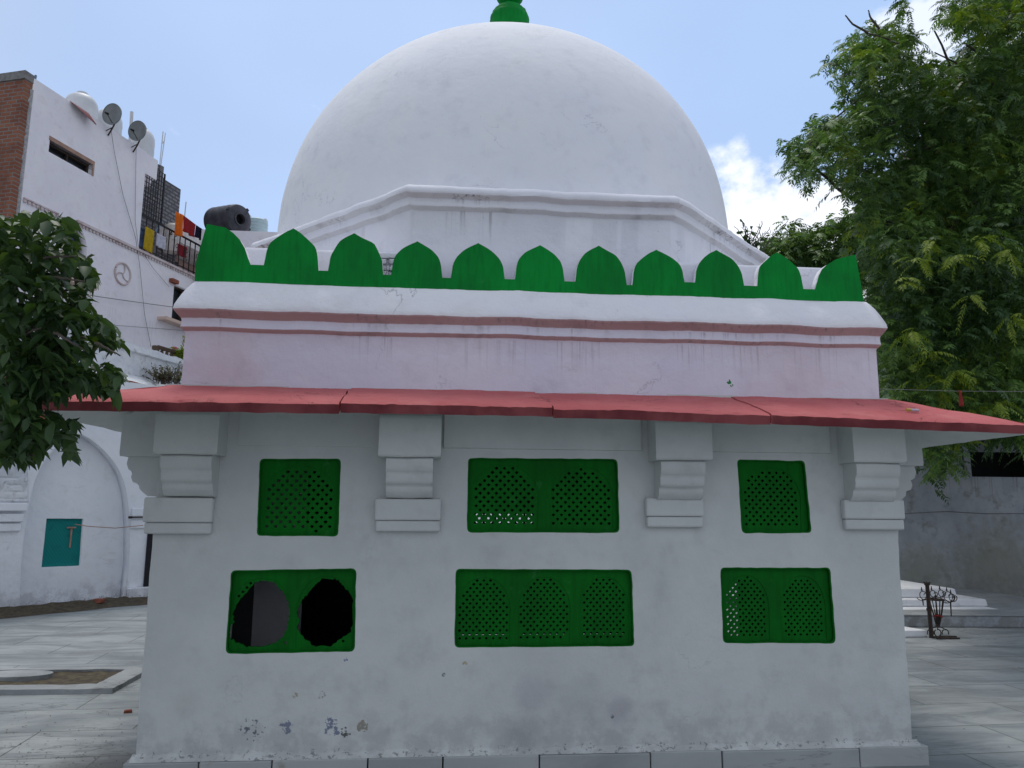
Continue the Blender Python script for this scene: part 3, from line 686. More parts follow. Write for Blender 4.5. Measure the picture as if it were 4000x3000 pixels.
plate("facade", [(0, 0), (aE, 0), (aE, zL), (aU, zL), (aU, ZT), (0, ZT)], [rect(*strip), archw, rect(*rw)], -.25, 0, FMAP, M['lilac'], apt)
m = MB(); m.pbox(PF, -.004, .42, 0, ZT-.02, -9, -.252); m.pbox(PF, .421, aU, 0, ZT-.3, -9, -.252); m.pbox(PF, aU+.001, aE, 0, zL-.06, -9, -.252)
m.build("house_body", M['lilac'], apt)
m = MB(); m.pbox(PF, -.20, -.008, 0, ZT-.12, -9, -.02); m.build("brick_end_wall", M['brickwall'], apt)
cem = plain('grey_cement', (.24, .235, .23), .9, .35, 12, 0, .6)
m = MB(); m.pbox(PF, -.23, -.002, ZT-.119, ZT+.06, -9.05, -.01); m.build("coping", cem, apt)
m = MB(); rows = [[], [], []]
for k in range(150):
    z = .2+k*(ZT-.4)/150; d = .012+.05*max(0, nz(k*.9, 1, 1)+.35)
    rows[0].append(PF.at(-.035-d, z, -.03)); rows[1].append(PF.at(-.02-d*.6, z, .002)); rows[2].append(PF.at(.004, z, .006))
m.grid(rows); m.build("cement_edge", plain('pale_cement', (.42, .42, .43), .9, .4, 20, 0, .8), apt)
m = MB(); m.pbox(PF, aU+.002, fu(621, 620)[0], ZT-.55, ZT-.02, -.3, -.02); m.build("parapet", M['lilac'], apt)
def window(a0, a1, z0, z1, shape=None, col=None):
    f = MB(); w_ = .05
    if shape is None:
        f.pbox(PF, a0, a1, z1-w_, z1, -.18, -.10); f.pbox(PF, a0, a1, z0, z0+w_, -.18, -.10); f.pbox(PF, a0, a0+w_, z0+w_, z1-w_, -.18, -.10); f.pbox(PF, a1-w_, a1, z0+w_, z1-w_, -.18, -.10)
        mid = (a0+a1)/2; f.pbox(PF, mid-.02, mid+.02, z0+w_, z1-w_, -.17, -.11)
    else:
        f.pbox(PF, a0, a1, z0, z0+w_, -.18, -.10); f.pbox(PF, ac-.025, ac+.025, z0+w_, z1-.12, -.18, -.10)
    o = f.build("window", M['iron'] if col is None else col, apt)
    g = MB(); g.pbox(PF, a0, a1, z0, z1, -.215, -.2); g.build("pane", M['glass'], o); return o
window(*strip); window(aw0, aw1, azb, azt, 1, plain('violet_frame', (.05, .045, .16), .6)); window(*rw)
m = MB(); m.pbox(PF, strip[0]-.02, strip[1]+.05, strip[3], strip[3]+.09, -.2, .012); m.pbox(PF, strip[1], strip[1]+.05, strip[2], strip[3]-.001, -.2, .012)
m.build("window_lintel", M['ochre'], apt)
ms_ = plaster('peach_sill', (.62, .45, .36), (.66, .52, .45))
m = MB(); m.pbox(PF, rw[0]-.55, rw[1]+.3, rw[2]-.16, rw[2]-.08, .001, .28); m.build("window_sill", ms_, apt)
m = MB(); m.pbox(PF, aw0-.15, aw1+.15, azb-.14, azb-.05, .001, .22); m.build("window_sill", ms_, apt)
m = MB()
for a0 in np.arange(.05, 6.8, .105):
    if 1.0 < a0 < 1.45: continue
    z = 7.80 if a0 > 1.4 else 7.78
    m.pbox(PF, a0, a0+.06, z-.06, z-.005, .001, .035)
m.pbox(PF, 1.45, aE, 7.80, 7.86, .001, .06); m.pbox(PF, .05, .95, 7.79, 7.82, .001, .03)
m.build("dentil_frieze", plaster('weathered_frieze', (.52, .42, .42), (.62, .55, .56), dirt=(.2, .12, .1), dirt_amt=.9), apt)
mc = fu(478, 1070); m = MB(); n = 36; rr = .26
m.tube([PF.at(mc[0]+rr*cos(i*2*pi/n), mc[1]+rr*1.0*sin(i*2*pi/n), .01) for i in range(n+1)], .026, 6)
for s_ in (0, 1, 2): m.tube([PF.at(mc[0]+rr*.9*t*cos(s_*2.1+.6+t*.9), mc[1]+rr*.9*t*sin(s_*2.1+.6+t*.9), .012) for t in np.linspace(0, 1, 8)], .016, 5)
m.build("medallion", plaster('worn_medallion', (.5, .36, .35), (.58, .5, .5), dirt_amt=.6), apt)
m = MB(); q = fu(665, 1095); m.pbox(PF, q[0]-.05, q[0]+.2, q[1]-.06, q[1]+.04, .001, .12); m.build("broken_bracket", M['brickred'], apt)
# terrace railing with scroll work
rz0, rz1 = zL+.002, zL+.95; r_a = (aU+.02, aU+4.2)
m = MB(); m.pbox(PF, r_a[0], r_a[1], rz1-.04, rz1, -.06, -.02); m.pbox(PF, r_a[0], r_a[1], rz0+.08, rz0+.11, -.055, -.025)
k = 0; a = r_a[0]
while a < r_a[1]:
    m.pbox(PF, a, a+.022, rz0, rz1-.041, -.05, -.03)
    if k % 2 == 0:
        for zc, sg in ((.36, 1), (.60, -1)): m.tube([PF.at(a+.11+.055*(1-t*.12)*cos(sg*(t*1.1)+1), rz0+zc+.085*(1-t*.12)*sin(sg*(t*1.1)+1), -.04) for t in np.arange(0, 6, .6)], .009, 4)
    a += .22; k += 1
m.build("terrace_railing", M['black'], apt)
m = MB(); ga = (aU+.03, aU+.75); gz = (rz1+.002, rz1+1.35)
for i in range(9): a = ga[0]+(ga[1]-ga[0])*i/8; m.pbox(PF, a, a+.015, gz[0], gz[1], -.05, -.035)
for i in range(12): z = gz[0]+(gz[1]-gz[0])*i/11; m.pbox(PF, ga[0], ga[1], z, z+.014, -.034, -.022)
m.pbox(PF, ga[1], ga[1]+.035, gz[0], gz[1]+.02, -.055, -.02); m.build("iron_grille", M['black'], apt)
# ------------------------------------------------------------------ grey brick house behind
PG = Plane(PF.at(0, 0, -1.6), A18)
M['greybrick'] = brickmat('grey_brick', (.25, .24, .255), (.15, .148, .16), (.09, .09, .095), 1.0, tuple(PG.d), .03, .25, .11)
gb = thing("brick_house", "unplastered grey brick house rising behind the lilac terrace", "house", tuple(PG.at(5, 0, -2)))
ua = PG.uv(545, 640)[0]; ub = PG.uv(638, 660); uc = PG.uv(707, 737); uc0 = PG.uv(640, 702)
m = MB(); m.pbox(PG, ua-.3, ub[0]-.16, 6, ub[1]+.05, -3, 0); m.build("tall_wall", M['greybrick'], gb)
m = MB(); m.pbox(PG, ub[0]+.001, uc[0], 6, (uc[1]+uc0[1])/2, -3, -.004); m.build("low_wall", M['greybrick'], gb)
m = MB(); m.pbox(PG, ub[0]-.159, ub[0], 6, ub[1]+.06, -3, .02); m.build("concrete_column", plain('cement', (.19, .185, .19), .9, .3, 8), gb)
# room with a canopy on the terrace
ph = thing("terrace_room", "small cream rooftop room with a sloping canopy behind the railing", "rooftop room", tuple(PF.at(7.5, 7.9, -1.5)))
PR = Plane(PF.at(0, 0, -1.1), A18)
q0 = PR.uv(700, 960); q1 = PR.uv(790, 1000)
m = MB(); m.pbox(PR, q0[0]-.9, q0[0]+5, 7.85, q0[1]+.1, -3, -1.0); m.build("room_wall", plaster('peach_wall', (.45, .30, .26), (.52, .38, .33)), ph)
zc_ = PR.uv(720, 940)[1]
m = MB(); m.pbox(PR, q0[0]-.25, q0[0]+5, zc_-.10, zc_+.32, -3, 0); m.build("canopy", plaster('cream_canopy', (.62, .60, .58), (.68, .66, .64), dirt_amt=.5), ph)
m = MB(); d0 = PR.uv(735, 1050)[0]; m.pbox(PR, d0, d0+.8, 7.86, 9.0, -.999, -.96); m.build("door", plain('dark_blue_door', (.03, .04, .055), .6), ph)
# laundry
def hang(name, label, c, p_tl, p_tr, drop, pl, off, wav=.03, mat=None, colr=None, grp=None):
    a0, z0 = pl.uv(*p_tl, off); a1, z1 = pl.uv(*p_tr, off); rows = []
    for i in range(13):
        s = i/12; row = []
        for j in range(17):
            t = j/16; a = a0+(a1-a0)*t; z = z0+(z1-z0)*t-drop*s*(1+.04*nz(t*4, drop, 2)); row.append(pl.at(a+.02*s*nz(t*3, 1, a0), z, off+wav*sin(t*14+a0*3)*(.3+s)))
        rows.append(row)
    mb = MB(); mb.grid(rows); o = mb.build(name, mat or cloth(name+'_'+label.split()[0], colr), None, smooth=80)
    so = o.modifiers.new("thickness", 'SOLIDIFY'); so.thickness = .006
    return tag(o, label, c, grp)
LG = "laundry hung out on the terrace"
hang("cloth", "orange cloth hanging on the line left of the red one", "laundry", (685, 826), (716, 840), .62, PF, .05, colr=(.72, .15, .012), grp=LG)
hang("cloth", "dark red cloth hanging between the orange and navy ones", "laundry", (716, 842), (764, 878), .40, PF, .05, colr=(.30, .018, .02), grp=LG)
hang("cloth", "navy cloth hanging next to the green merlon", "laundry", (766, 880), (806, 905), .33, PF, .05, colr=(.010, .010, .03), grp=LG)
hang("cloth", "yellow cloth over the left end of the terrace railing", "laundry", (569, 884), (603, 903), .60, PF, -.012, .012, colr=(.45, .30, .012), grp=LG)
hang("cloth", "white and blue patterned cloth on the terrace railing", "laundry", (613, 910), (648, 928), .34, PF, -.012, .012, colr=(.5, .5, .58), grp=LG)
hang("cloth", "small crimson cloth hanging below the canopy", "laundry", (693, 950), (731, 966), .32, PF, -.16, .02, colr=(.26, .02, .03), grp=LG)
hang("cloth", "blue check cloth behind the grille beside the lilac wall", "laundry", (547, 885), (566, 893), .58, PF, -.075, .01, colr=(.06, .10, .19), grp=LG)
def wire(name, label, pts, r=.006, cat="cable", mat=None, sag=0.0, grp=None):
    P = [Vector(p) for p in pts]; out = []
    for i in range(len(P)-1):
        for k in range(8): t = k/8; q = P[i].lerp(P[i+1], t); q.z -= sag*4*t*(1-t); out.append(q)
    out.append(P[-1]); mb = MB(); mb.tube(out, r, 5); return tag(mb.build(name, mat or M['wire']), label, cat, grp)
wire("clothes_line", "clothes line carrying the orange, red and navy cloths", [PF.hit(680, 823, .05), PF.hit(716, 841, .05), PF.hit(766, 879, .05), PF.hit(815, 912, .05)], .006)
wire("cable", "pair of dark cables hanging down the lilac wall below the left dish", [PF.hit(434, 508, .06), PF.hit(446, 590, .04), PF.hit(480, 760, .04), PF.hit(530, 930, .05), PF.hit(545, 1030, .05), PF.hit(565, 1230, .05), PF.hit(590, 1355, .05)], .006)
wire("cable", "dark cable hanging down the lilac wall below the right dish", [PF.hit(532, 570, .05), PF.hit(530, 700, .03), PF.hit(528, 860, .03), PF.hit(540, 960, .04), PF.hit(600, 1050, .05), PF.hit(660, 1120, .05)], .005)
wire("cable", "taut dark cable across the lilac wall beneath the medallion", [PF.hit(330, 1150, .1), PF.hit(420, 1164, .1), PF.hit(590, 1188, .1), PF.hit(680, 1200, .1)], .009)
wire("cable", "thin cable across the lilac wall at window sill height", [PF.hit(440, 1270, .08), PF.hit(600, 1282, .08), PF.hit(735, 1292, .08)], .006)
# roof things
Mt = Matrix
def tank_mesh(mb, r, h, rib=5, cap=.28):
    pr = [(.01, 0)]+[(r, .0)]
    for i in range(rib*4+1):
        z = h*i/(rib*4); pr.append((r*(1+.025*(i % 4 == 2)), z))
    for i in range(1, 7): a = i/7*pi/2; pr.append((r*cos(a)*.97+.0, h+cap*sin(a)))
    pr += [(r*.34, h+cap*.97), (r*.34, h+cap*1.12), (.01, h+cap*1.15)]
    mb.lathe(pr, (0, 0, 0), 28)
TG = "white water tanks on the lilac roof"
def water_tank(label, base, r, h, mat, grp=None):
    e = thing("water_tank", label, "water tank", tuple(base), grp)
    b = MB(); tank_mesh(b, r, h); b.xf(Matrix.Translation(base)); b.build("tank", mat, e, smooth=50)
    b = MB(); b.tube([base+Vector((-r*1.0, -.1, h*.92)), base+Vector((-r*1.0-.08, -.1, h*.92)), base+Vector((-r-.09, -.1, .2))], .018, 6); b.build("pipe", M['whitetank'], e)
    return e
def on_roof(px, py, back): return PF.hit(px, py, -back)
t1 = on_roof(315, 440, 1.0); t1.z = ZT-.25; t2 = on_roof(420, 500, 1.0); t2.z = ZT-.3; t3 = on_roof(552, 575, .9); t3.z = ZT-.35
z1 = on_roof(315, 362, 1.0).z; z2 = on_roof(420, 427, 1.0).z; z3 = on_roof(552, 512, .9).z
water_tank("large white tank on the lilac roof, left of both dishes", t1, .37, max(.2, z1-t1.z-.30), M['whitetank'], TG)
water_tank("white tank on the lilac roof partly behind the left dish", t2, .33, max(.2, z2-t2.z-.28), M['whitetank'], TG)
water_tank("white tank on the lilac roof behind the right dish", t3, .32, max(.2, z3-t3.z-.2), M['whitetank'], TG)
m = MB(); pp = PF.hit(512, 560, -.35); top = PF.hit(515, 437, -.35); m.tube([(pp.x, pp.y, ZT-.4), (top.x, top.y, top.z)], .04, 8)
e = m.build("vent_pipe", M['whitetank']); tag(e, "white vertical pipe between the two satellite dishes", "pipe")
def satdish(label, cpx, cpy, wpx, hpx):
    c = PF.hit(cpx, cpy, .18); D = c.length; r = hpx/2*((c-Vector((0, 0, EYE))).dot(Vector(cf)))/F
    e = thing("satellite_dish", label, "satellite dish", tuple(PF.hit(cpx-12, cpy+78, 0.02)), "satellite dishes on the lilac parapet")
    view = (Vector((0, 0, EYE))-c).normalized(); right = Vector(cr)
    ax = (view*.80 - right*.50 + Vector((0, 0, .28))).normalized()
    zq = Vector((0, 0, 1)).rotation_difference(ax).to_matrix().to_4x4(); T = Matrix.Translation(c) @ zq
    b = MB(); prf = [(r*t, .22*r*t*t) for t in np.linspace(.02, 1, 9)]; b.lathe(prf+[(r*1.0, .22*r+.015), (r*.98, .22*r-.03)]+[(r*t, .22*r*t*t-.012) for t in np.linspace(.95, .02, 8)], (0, 0, 0), 40); b.xf(T); b.build("reflector", M['dish'], e, smooth=60)
    b = MB(); b.tube([c-ax*.02, c-ax*.10+Vector((0, 0, -.1)), PF.hit(cpx-5, cpy+52, .16), PF.hit(cpx-22, cpy+80, .02)], .018, 6); b.tube([PF.hit(cpx-3, cpy+48, .16), PF.hit(cpx-30, cpy+62, .02)], .012, 5); b.build("mount", M['iron'], e)
    lnb = c+ax*r*.85-right*.0+Vector((0, 0, -.05)); b = MB(); b.tube([c+Vector((0, 0, -r*.9)), lnb], .010, 5); b.build("feed_arm", M['iron'], e)
    b = MB(); b.tube([lnb-ax*.04, lnb+ax*.05], [.03, .022], 8); b.build("receiver", M['black'], e); return e
satdish("grey satellite dish beside the white tanks, larger left one", 444, 449, 60, 84)
satdish("grey satellite dish right of the white pipe, smaller right one", 542, 514, 58, 80)
def pole(name, label, cat, a, b, r, mat): mb = MB(); mb.tube([a, b], r, 6); return tag(mb.build(name, mat), label, cat)
pb = PF.hit(632, 640, -.3)
m = MB(); m.tube([PF.hit(624, 642, -.3), PF.hit(637, 514, -.3)], .014, 5); m.tube([PF.hit(629, 642, -.3), PF.hit(646, 519, -.3)], .012, 5); m.tube([PF.hit(632, 560, -.3), PF.hit(641, 552, -.3)], .02, 5)
tag(m.build("antenna", M['whitetank']), "pair of thin antenna rods above the grey brick wall", "antenna")
pole("roof_pole", "thin white pole above the orange cloth", "pole", HD(721, 850, 25), HD(727, 789, 25), .018, M['whitetank'])
pole("roof_pole", "short blue pipe stub on the top left corner of the lilac house", "pole", PF.hit(137, 312, -.05), PF.hit(140, 294, -.05), .022, plain('blue_pipe', (.15, .25, .34)))
pole("roof_pole", "blue pole leaning behind the terrace railing", "pole", PF.hit(612, 905, -.5), PF.hit(632, 862, -.5), .03, plain('light_blue_pole', (.16, .28, .42)))
m = MB(); rows = [[PF.at(fu(280+i*1.2, 400)[0], 0, 0) for i in range(2)]]
sa0, sz0 = fu(275, 388); sa1, sz1 = fu(348, 440)
rows = []
for i in range(25):
    t = i/24; a = sa0+(sa1-sa0)*t; rows.append([PF.at(a, ZT+.02, -.01), PF.at(a, ZT-.08-.22*t, .10+.025*(i % 2)+.12*t)])
m = MB(); m.grid(rows, 0, False, lambda a, b: a % 2)
o = m.build("awning", [plain('dull_red_sheet', (.20, .05, .06)), plain('grey_sheet', (.4, .36, .37))]); o.modifiers.new("thickness", 'SOLIDIFY').thickness = .01
tag(o, "small striped red sheet hanging over the parapet under the large tank", "awning")
# black and striped tanks beyond the corner merlon
bc = HD(884, 864, 22.5); rT = .43
e = thing("black_tank", "black plastic water tank lying on its side above the corner merlon", "water tank", tuple(bc-Vector((0, 0, rT))))
axv = Vector((.80, -.60, -.10)).normalized(); Q = Matrix.Translation(bc-axv*.5) @ Vector((0, 0, 1)).rotation_difference(axv).to_matrix().to_4x4()
b = MB(); prf = [(.02, -.10), (.23, -.08), (.36, -.02), (rT, .06)]+[(rT*(1+.018*(i % 3 == 0)), .1+i*.075) for i in range(12)]+[(rT, 1.0), (rT*.95, 1.06), (rT*.82, 1.09), (.19, 1.10), (.19, 1.13), (.15, 1.13), (.15, .98), (.02, .98)]
b.lathe(prf, (0, 0, 0), 40); b.xf(Q); b.build("tank", M['blacktank'], e, smooth=40)
b = MB(); b.tube([Vector((0, 0, .985)), Vector((0, 0, 1.0))], .148, 20); b.xf(Q); b.build("opening", plain('opening_black', (.004, .004, .004), .9), e)
for an in (.5, 1.9, 3.6):
  b = MB(); b.hexa([tuple(Matrix.Rotation(an, 3, 'Z') @ Vector(v)) for v in ((rT*.9, -.04, .98), (rT*1.06, -.04, .98), (rT*1.06, .04, .98), (rT*.9, .04, .98), (rT*.9, -.04, 1.07), (rT*1.06, -.04, 1.07), (rT*1.06, .04, 1.07), (rT*.9, .04, 1.07))])
  b.xf(Q); b.build("lifting_lug", M['blacktank'], e)
sb = HD(997, 990, 23.5); st = HD(997, 858, 23.5)
e = thing("striped_tank", "pale blue ribbed water tank between the black tank and the dome", "water tank", tuple(sb))
b = MB(); rs = .315; hh = st.z-sb.z; prf = [(.01, 0), (rs, 0)]
for i in range(61): prf.append((rs*(1+.03*sin(i*2*pi/6)), hh*.94*i/60))
prf += [(rs*.98, hh*.95), (rs*.7, hh), (.02, hh*1.02)]
b.lathe(prf, (0, 0, 0), 36); b.xf(Matrix.Translation(sb)); b.build("tank", M['bluetank'], e, smooth=60)
b = MB(); b.box(-.30, -.16, -.2, .2, hh*.9, hh*1.08); b.xf(Matrix.Translation(sb)); b.build("lid", M['whitetank'], e, bevel=.02)
b = MB(); b.box(.2, .3, -.1, .1, hh*.88, hh*1.02); b.xf(Matrix.Translation(sb)); b.build("inlet", M['whitetank'], e, bevel=.02)
ct = PF.hit(668, 930, -1.3); cb = PF.hit(668, 985, -1.3); c2t = PF.hit(668, 885, -1.3)
e = thing("water_tank", "cream tank standing behind the railing below the orange cloth", "water tank", tuple(cb))
b = MB(); tank_mesh(b, .21, c2t.z-cb.z, 4, .12); b.xf(Matrix.Translation(cb)); b.build("tank", plain('cream_plastic', (.55, .52, .48), .5, .15), e, smooth=50)
fc = bpy.data.curves.new("letters", 'FONT'); fc.body = "AS"; fc.size = .2; fc.extrude = .002; fo = bpy.data.objects.new("letters", fc); COL.objects.link(fo)
fme = bpy.data.meshes.new_from_object(fo.evaluated_get(bpy.context.evaluated_depsgraph_get())); bpy.data.objects.remove(fo)
vw = (Vector((0, 0, cb.z))-Vector((cb.x, cb.y, cb.z))).normalized(); rt_ = Vector((-vw.y, vw.x, 0)); tc = Vector((cb.x, cb.y, ct.z))+vw*.222-rt_*.10
for v in fme.vertices: c = v.co.copy(); v.co = tc+rt_*c.x+Vector((0, 0, 1))*c.y+vw*c.z
fme.materials.clear(); fme.materials.append(M['black']); link("lettering", fme, e)
sup = MB(); sup.box(bc.x-.50, bc.x+3.4, bc.y-.5, bc.y+3.5, 0, bc.z-rT-.02)
tag(sup.build("back_house", M['lilac']), "low lilac house behind the tomb carrying the black tank", "house")
# ------------------------------------------------------------------ whitewashed arcade with the teal window
PA = Plane(G(40, 2395), R(41)); AMAP = lambda a, b, t: PA.at(a, b, t)
arc = thing("arcade", "whitewashed arcade wall with a blind arch behind the teal curtain", "building", tuple(PA.at(.5, 0, -.5)))
def au(px, py): return PA.uv(px, py)
ap = [(75, 2390), (490, 2352), (505, 2200), (508, 2080), (502, 1960), (486, 1880), (455, 1815), (400, 1750), (340, 1705), (300, 1690), (250, 1715), (190, 1775), (150, 1840), (125, 1910), (112, 1985), (95, 2080), (82, 2200)]
# left curve bends out towards the pier foot as in the photograph
al = [au(*q) for q in ap]; al[0] = (al[0][0], .02); al[1] = (al[1][0], .02)
al = [al[0], al[1]]+chaikin(al[2:], 2)
ztop = PA.uv(560, 1500)[1]
plate("front_wall", [(-3, 0), (2.6, 0), (2.6, ztop), (-3, ztop)], [al], -.2, 0, AMAP, M['arc'], arc)
wq = [au(205, 2026), au(350, 2027), au(338, 2213), au(185, 2219)]
plate("niche_wall", rect(-.9, 2.2, 0, ztop-.05), [rquad(wq, .01, 2, .004, 8)], -.34, -.201, AMAP, M['arc'], arc)
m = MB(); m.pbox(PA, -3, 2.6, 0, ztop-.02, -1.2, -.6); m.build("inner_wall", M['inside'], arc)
cp = plate("curtain", rquad([(a, b) for a, b in wq], .01, 2, .0, 8), [], -.26, -.25, AMAP, M['teal'], arc)
cr_ = MB(); q = au(308, 2062); cr_.pbox(PA, q[0]-.012, q[0]+.012, q[1]-.32, q[1], -.248, -.235); cr_.pbox(PA, q[0]-.08, q[0]+.06, q[1]-.01, q[1]+.012, -.234, -.22); cr_.build("peg", M['ochre'], arc)
m = MB()
for (p0, p1, o) in (((0, 1992), 1, .07), ((0, 2030), 1, .05)):
    pass
zi = au(60, 1965)[1]; e0 = au(100, 2000)[0]
for k, (dz, dd) in enumerate(((0, .10), (-.16, .075), (-.30, .05))): m.pbox(PA, -3, e0-.02*k-.02, zi-.12+dz, zi+dz, .001, dd)
m.build("impost", M['arc'], arc, bevel=.015); m = MB()
zr = au(540, 1985)[1]; e1 = au(512, 2000)[0]
for k, (dz, dd) in enumerate(((0, .05), (-.20, .035))): m.pbox(PA, e1, 2.6, zr-.14+dz, zr+dz, .001, dd)
m.build("impost", M['arc'], arc, bevel=.015); m = MB()
bq = au(495, 2297); m.pbox(PA, bq[0], 2.6, 0, bq[1], .001, .10); m.build("pier_foot", M['arc'], arc, bevel=.015)
# rough masonry of the left spandrel
ra0, ra1, rz0_, rz1_ = au(0, 1900)[0]-.6, au(118, 1900)[0], zi+.01, au(60, 1740)[1]
rows = []
for jz in range(34):
    row = []
    for ia in range(46):
        a_ = ra0+(ra1-ra0-.10*(jz/33))*ia/45; z_ = rz0_+(rz1_-rz0_)*jz/33; c_ = abs((z_*9+.4*nz(a_*2, z_*2, 1)) % 1-.5)*2; v_ = abs((a_*4.5+.5*(int(z_*9) % 2)+.3*nz(a_, z_*5, 3)) % 1-.5)*2
        ed = 0 if ia in (0, 45) or jz in (0, 33) else 1
        row.append(PA.at(a_, z_, .003+ed*(.022*min(1, (1-c_)*5)*min(1, (1-v_)*7)+.012*nz(a_*9, z_*9, 4))))
    rows.append(row)
m = MB(); m.grid(rows); m.build("rough_masonry", M['arcrough'], arc, smooth=30)
d0 = au(566, 2085); d1 = au(590, 2300); m = MB(); m.pbox(PA, au(566, 2200)[0], au(592, 2200)[0]+.3, d1[1], d0[1], .002, .03); m.build("door", plain('black_door', (.012, .013, .018), .5), arc)  # black panel stands in for the darkness of the doorway slit
# roof parapet set back above
PS = Plane(HD(525, 1345, 15.6), A18); rowsF = []
zs = PS.uv(604, 1371)[1]; zq_ = PS.uv(604, 1404)[1]; zbq = PS.uv(560, 1476)[1]
rows = [[], [], [], []]
for i in range(90):
    a = -3+i*.09; j = .035*nz(a*3, 1, 1)+.02*nz(a*11, 2, 2); big = .05*nz(a*1.3, 5, 5)
    rows[0].append(PS.at(a, zbq-.5, .0)); rows[1].append(PS.at(a, zq_+.01*nz(a*4, 3, 3), .0)); rows[2].append(PS.at(a, zq_+.03, .05+.03*nz(a*6, 7, 7))); rows[3].append(PS.at(a, zs+j+big, .03+.03*nz(a*9, 7, 7)))
back = [PS.at(-3+i*.09, zs-.03, -.35) for i in range(90)]
m = MB(); m.grid(rows+[back]); m.build("roof_parapet", M['arcrough'], arc, smooth=30)
rows = [[PS.at(-3+i*.12, zbq+.01*nz(i*.3, 1, 1), .01) for i in range(70)], [PS.at(-3+i*.12, zbq-.16+.02*nz(i*.5, 4, 1), .22) for i in range(70)], [PS.at(-3+i*.12, zbq-.20, .225) for i in range(70)], [PS.at(-3+i*.12, zbq-1.2, .22) for i in range(70)]]
m = MB(); m.grid(rows, 0, False, lambda a, b: 1 if a else 0); m.build("coping", [M['tomb2'], M['brickred']], arc, smooth=30)
wire("cable", "brown cord stretched from the teal window to the pier", [PA.hit(292, 2048, -.05), PA.hit(345, 2056, .03), PA.hit(450, 2063, .08), PA.hit(560, 2052, .14)], .007, "cord", M['ochre'])
m = MB(); m.tube([PA.hit(505, 2021, .06), PA.hit(575, 2020, .06)], .012, 6); m.tube([PA.hit(503, 2021, .06), PA.hit(515, 2021, .06)], .022, 6); tag(m.build("iron_rod", M['iron']), "short iron rod on the arcade pier beside the tomb", "rod")
# bits on the arcade roof
m = MB(); PB = Plane(HD(605, 1380, 16.4), A18)
b0 = PB.uv(605, 1400); m.pbox(PB, b0[0], b0[0]+.13, b0[1]-.1, PB.uv(605, 1346)[1], -.1, 0); m.pbox(PB, b0[0]+.1, b0[0]+1.6, (PB.uv(620, 1362)[1]+.06)-.06, (PB.uv(620, 1362)[1]+.06)+.02, -.07, -.01)
for i in range(9): m.pbox(PB, b0[0]+.2+i*.15, b0[0]+.28+i*.15, b0[1]-.1, (PB.uv(620, 1362)[1]+.06)-.061, -.06, -.02)
tag(m.build("wooden_railing", plain('old_wood', (.085, .06, .04), .9, .4), bevel=.02), "old brown wooden railing on the arcade roof", "railing")
o = hang("cloth", "pink and white striped cloth drying behind the wooden railing", "laundry", (668, 1352), (705, 1358), .26, PB, -.2, .02, mat=None, colr=(.5, .5, .52))
t = NT('pink_stripes'); wv = t.n.new("ShaderNodeTexWave"); dv = t.n.new("ShaderNodeVectorMath"); dv.operation = 'DOT_PRODUCT'; t.l.new(t.P, dv.inputs[0]); dv.inputs[1].default_value = tuple(PB.d); cv = t.n.new("ShaderNodeCombineXYZ"); t.l.new(dv.outputs["Value"], cv.inputs[0]); t.l.new(cv.outputs[0], wv.inputs[0]); wv.inputs["Scale"].default_value = 1.1
o.data.materials[0] = t.done(t.mix(t.ramp(wv.outputs["Fac"], .45, .55), (.45, .04, .18), (.55, .54, .56)), .9)
# ------------------------------------------------------------------ foliage generators
def leafcloud(name, pos, dirs, L, Wd, mats, midx, parent=None, droop=.5, up=None):
    """folded, curved leaf blades; one small mesh island each"""
    n = len(pos); d = dirs/np.linalg.norm(dirs, axis=1, keepdims=True)
    s = np.cross(d, np.array([0, 0, 1.0])+rng.normal(0, .35, (n, 3))); s /= np.linalg.norm(s, axis=1, keepdims=True)+1e-9
    nn = np.cross(s, d); L = L[:, None]; Wd = Wd[:, None]; dn = np.array([0, 0, -1.0])
    c = [pos, pos+d*L*.33+dn*L*.05*droop, pos+d*L*.68+dn*L*.2*droop, pos+d*L*.95+dn*L*.45*droop]
    fold = nn*Wd*.22
    l1 = c[1]+s*Wd*.46+fold; l2 = c[2]+s*Wd*.40+fold; r1 = c[1]-s*Wd*.46+fold; r2 = c[2]-s*Wd*.40+fold
    V = np.stack([c[0], c[1], c[2], c[3], l1, l2, r1, r2], 1).reshape(-1, 3)
    b = np.arange(n)[:, None]*8
    F4 = np.concatenate([b+np.array([[1, 2, 5, 4]]), b+np.array([[2, 1, 6, 7]])], 0)
    F3 = np.concatenate([b+np.array([[0, 1, 4]]), b+np.array([[1, 0, 6]]), b+np.array([[2, 3, 5]]), b+np.array([[3, 2, 7]])], 0)
    me = bpy.data.meshes.new(name); nv, n4, n3 = len(V), len(F4), len(F3)
    me.vertices.add(nv); me.vertices.foreach_set("co", V.ravel()); me.loops.add(n4*4+n3*3); me.loops.foreach_set("vertex_index", np.concatenate([F4.ravel(), F3.ravel()]))
    me.polygons.add(n4+n3); me.polygons.foreach_set("loop_start", np.concatenate([np.arange(n4)*4, n4*4+np.arange(n3)*3]))
    mi = np.concatenate([np.tile(midx, 2), np.tile(midx, 4)]).astype(np.int32)
    for mt in mats: me.materials.append(mt)
    me.polygons.foreach_set("material_index", mi); me.polygons.foreach_set("use_smooth", np.ones(n4+n3, bool)); me.update(calc_edges=True); me.validate()
    o = bpy.data.objects.new(name, me); COL.objects.link(o)
    if parent is not None: o.parent = parent; o.location = -parent.location
    return o
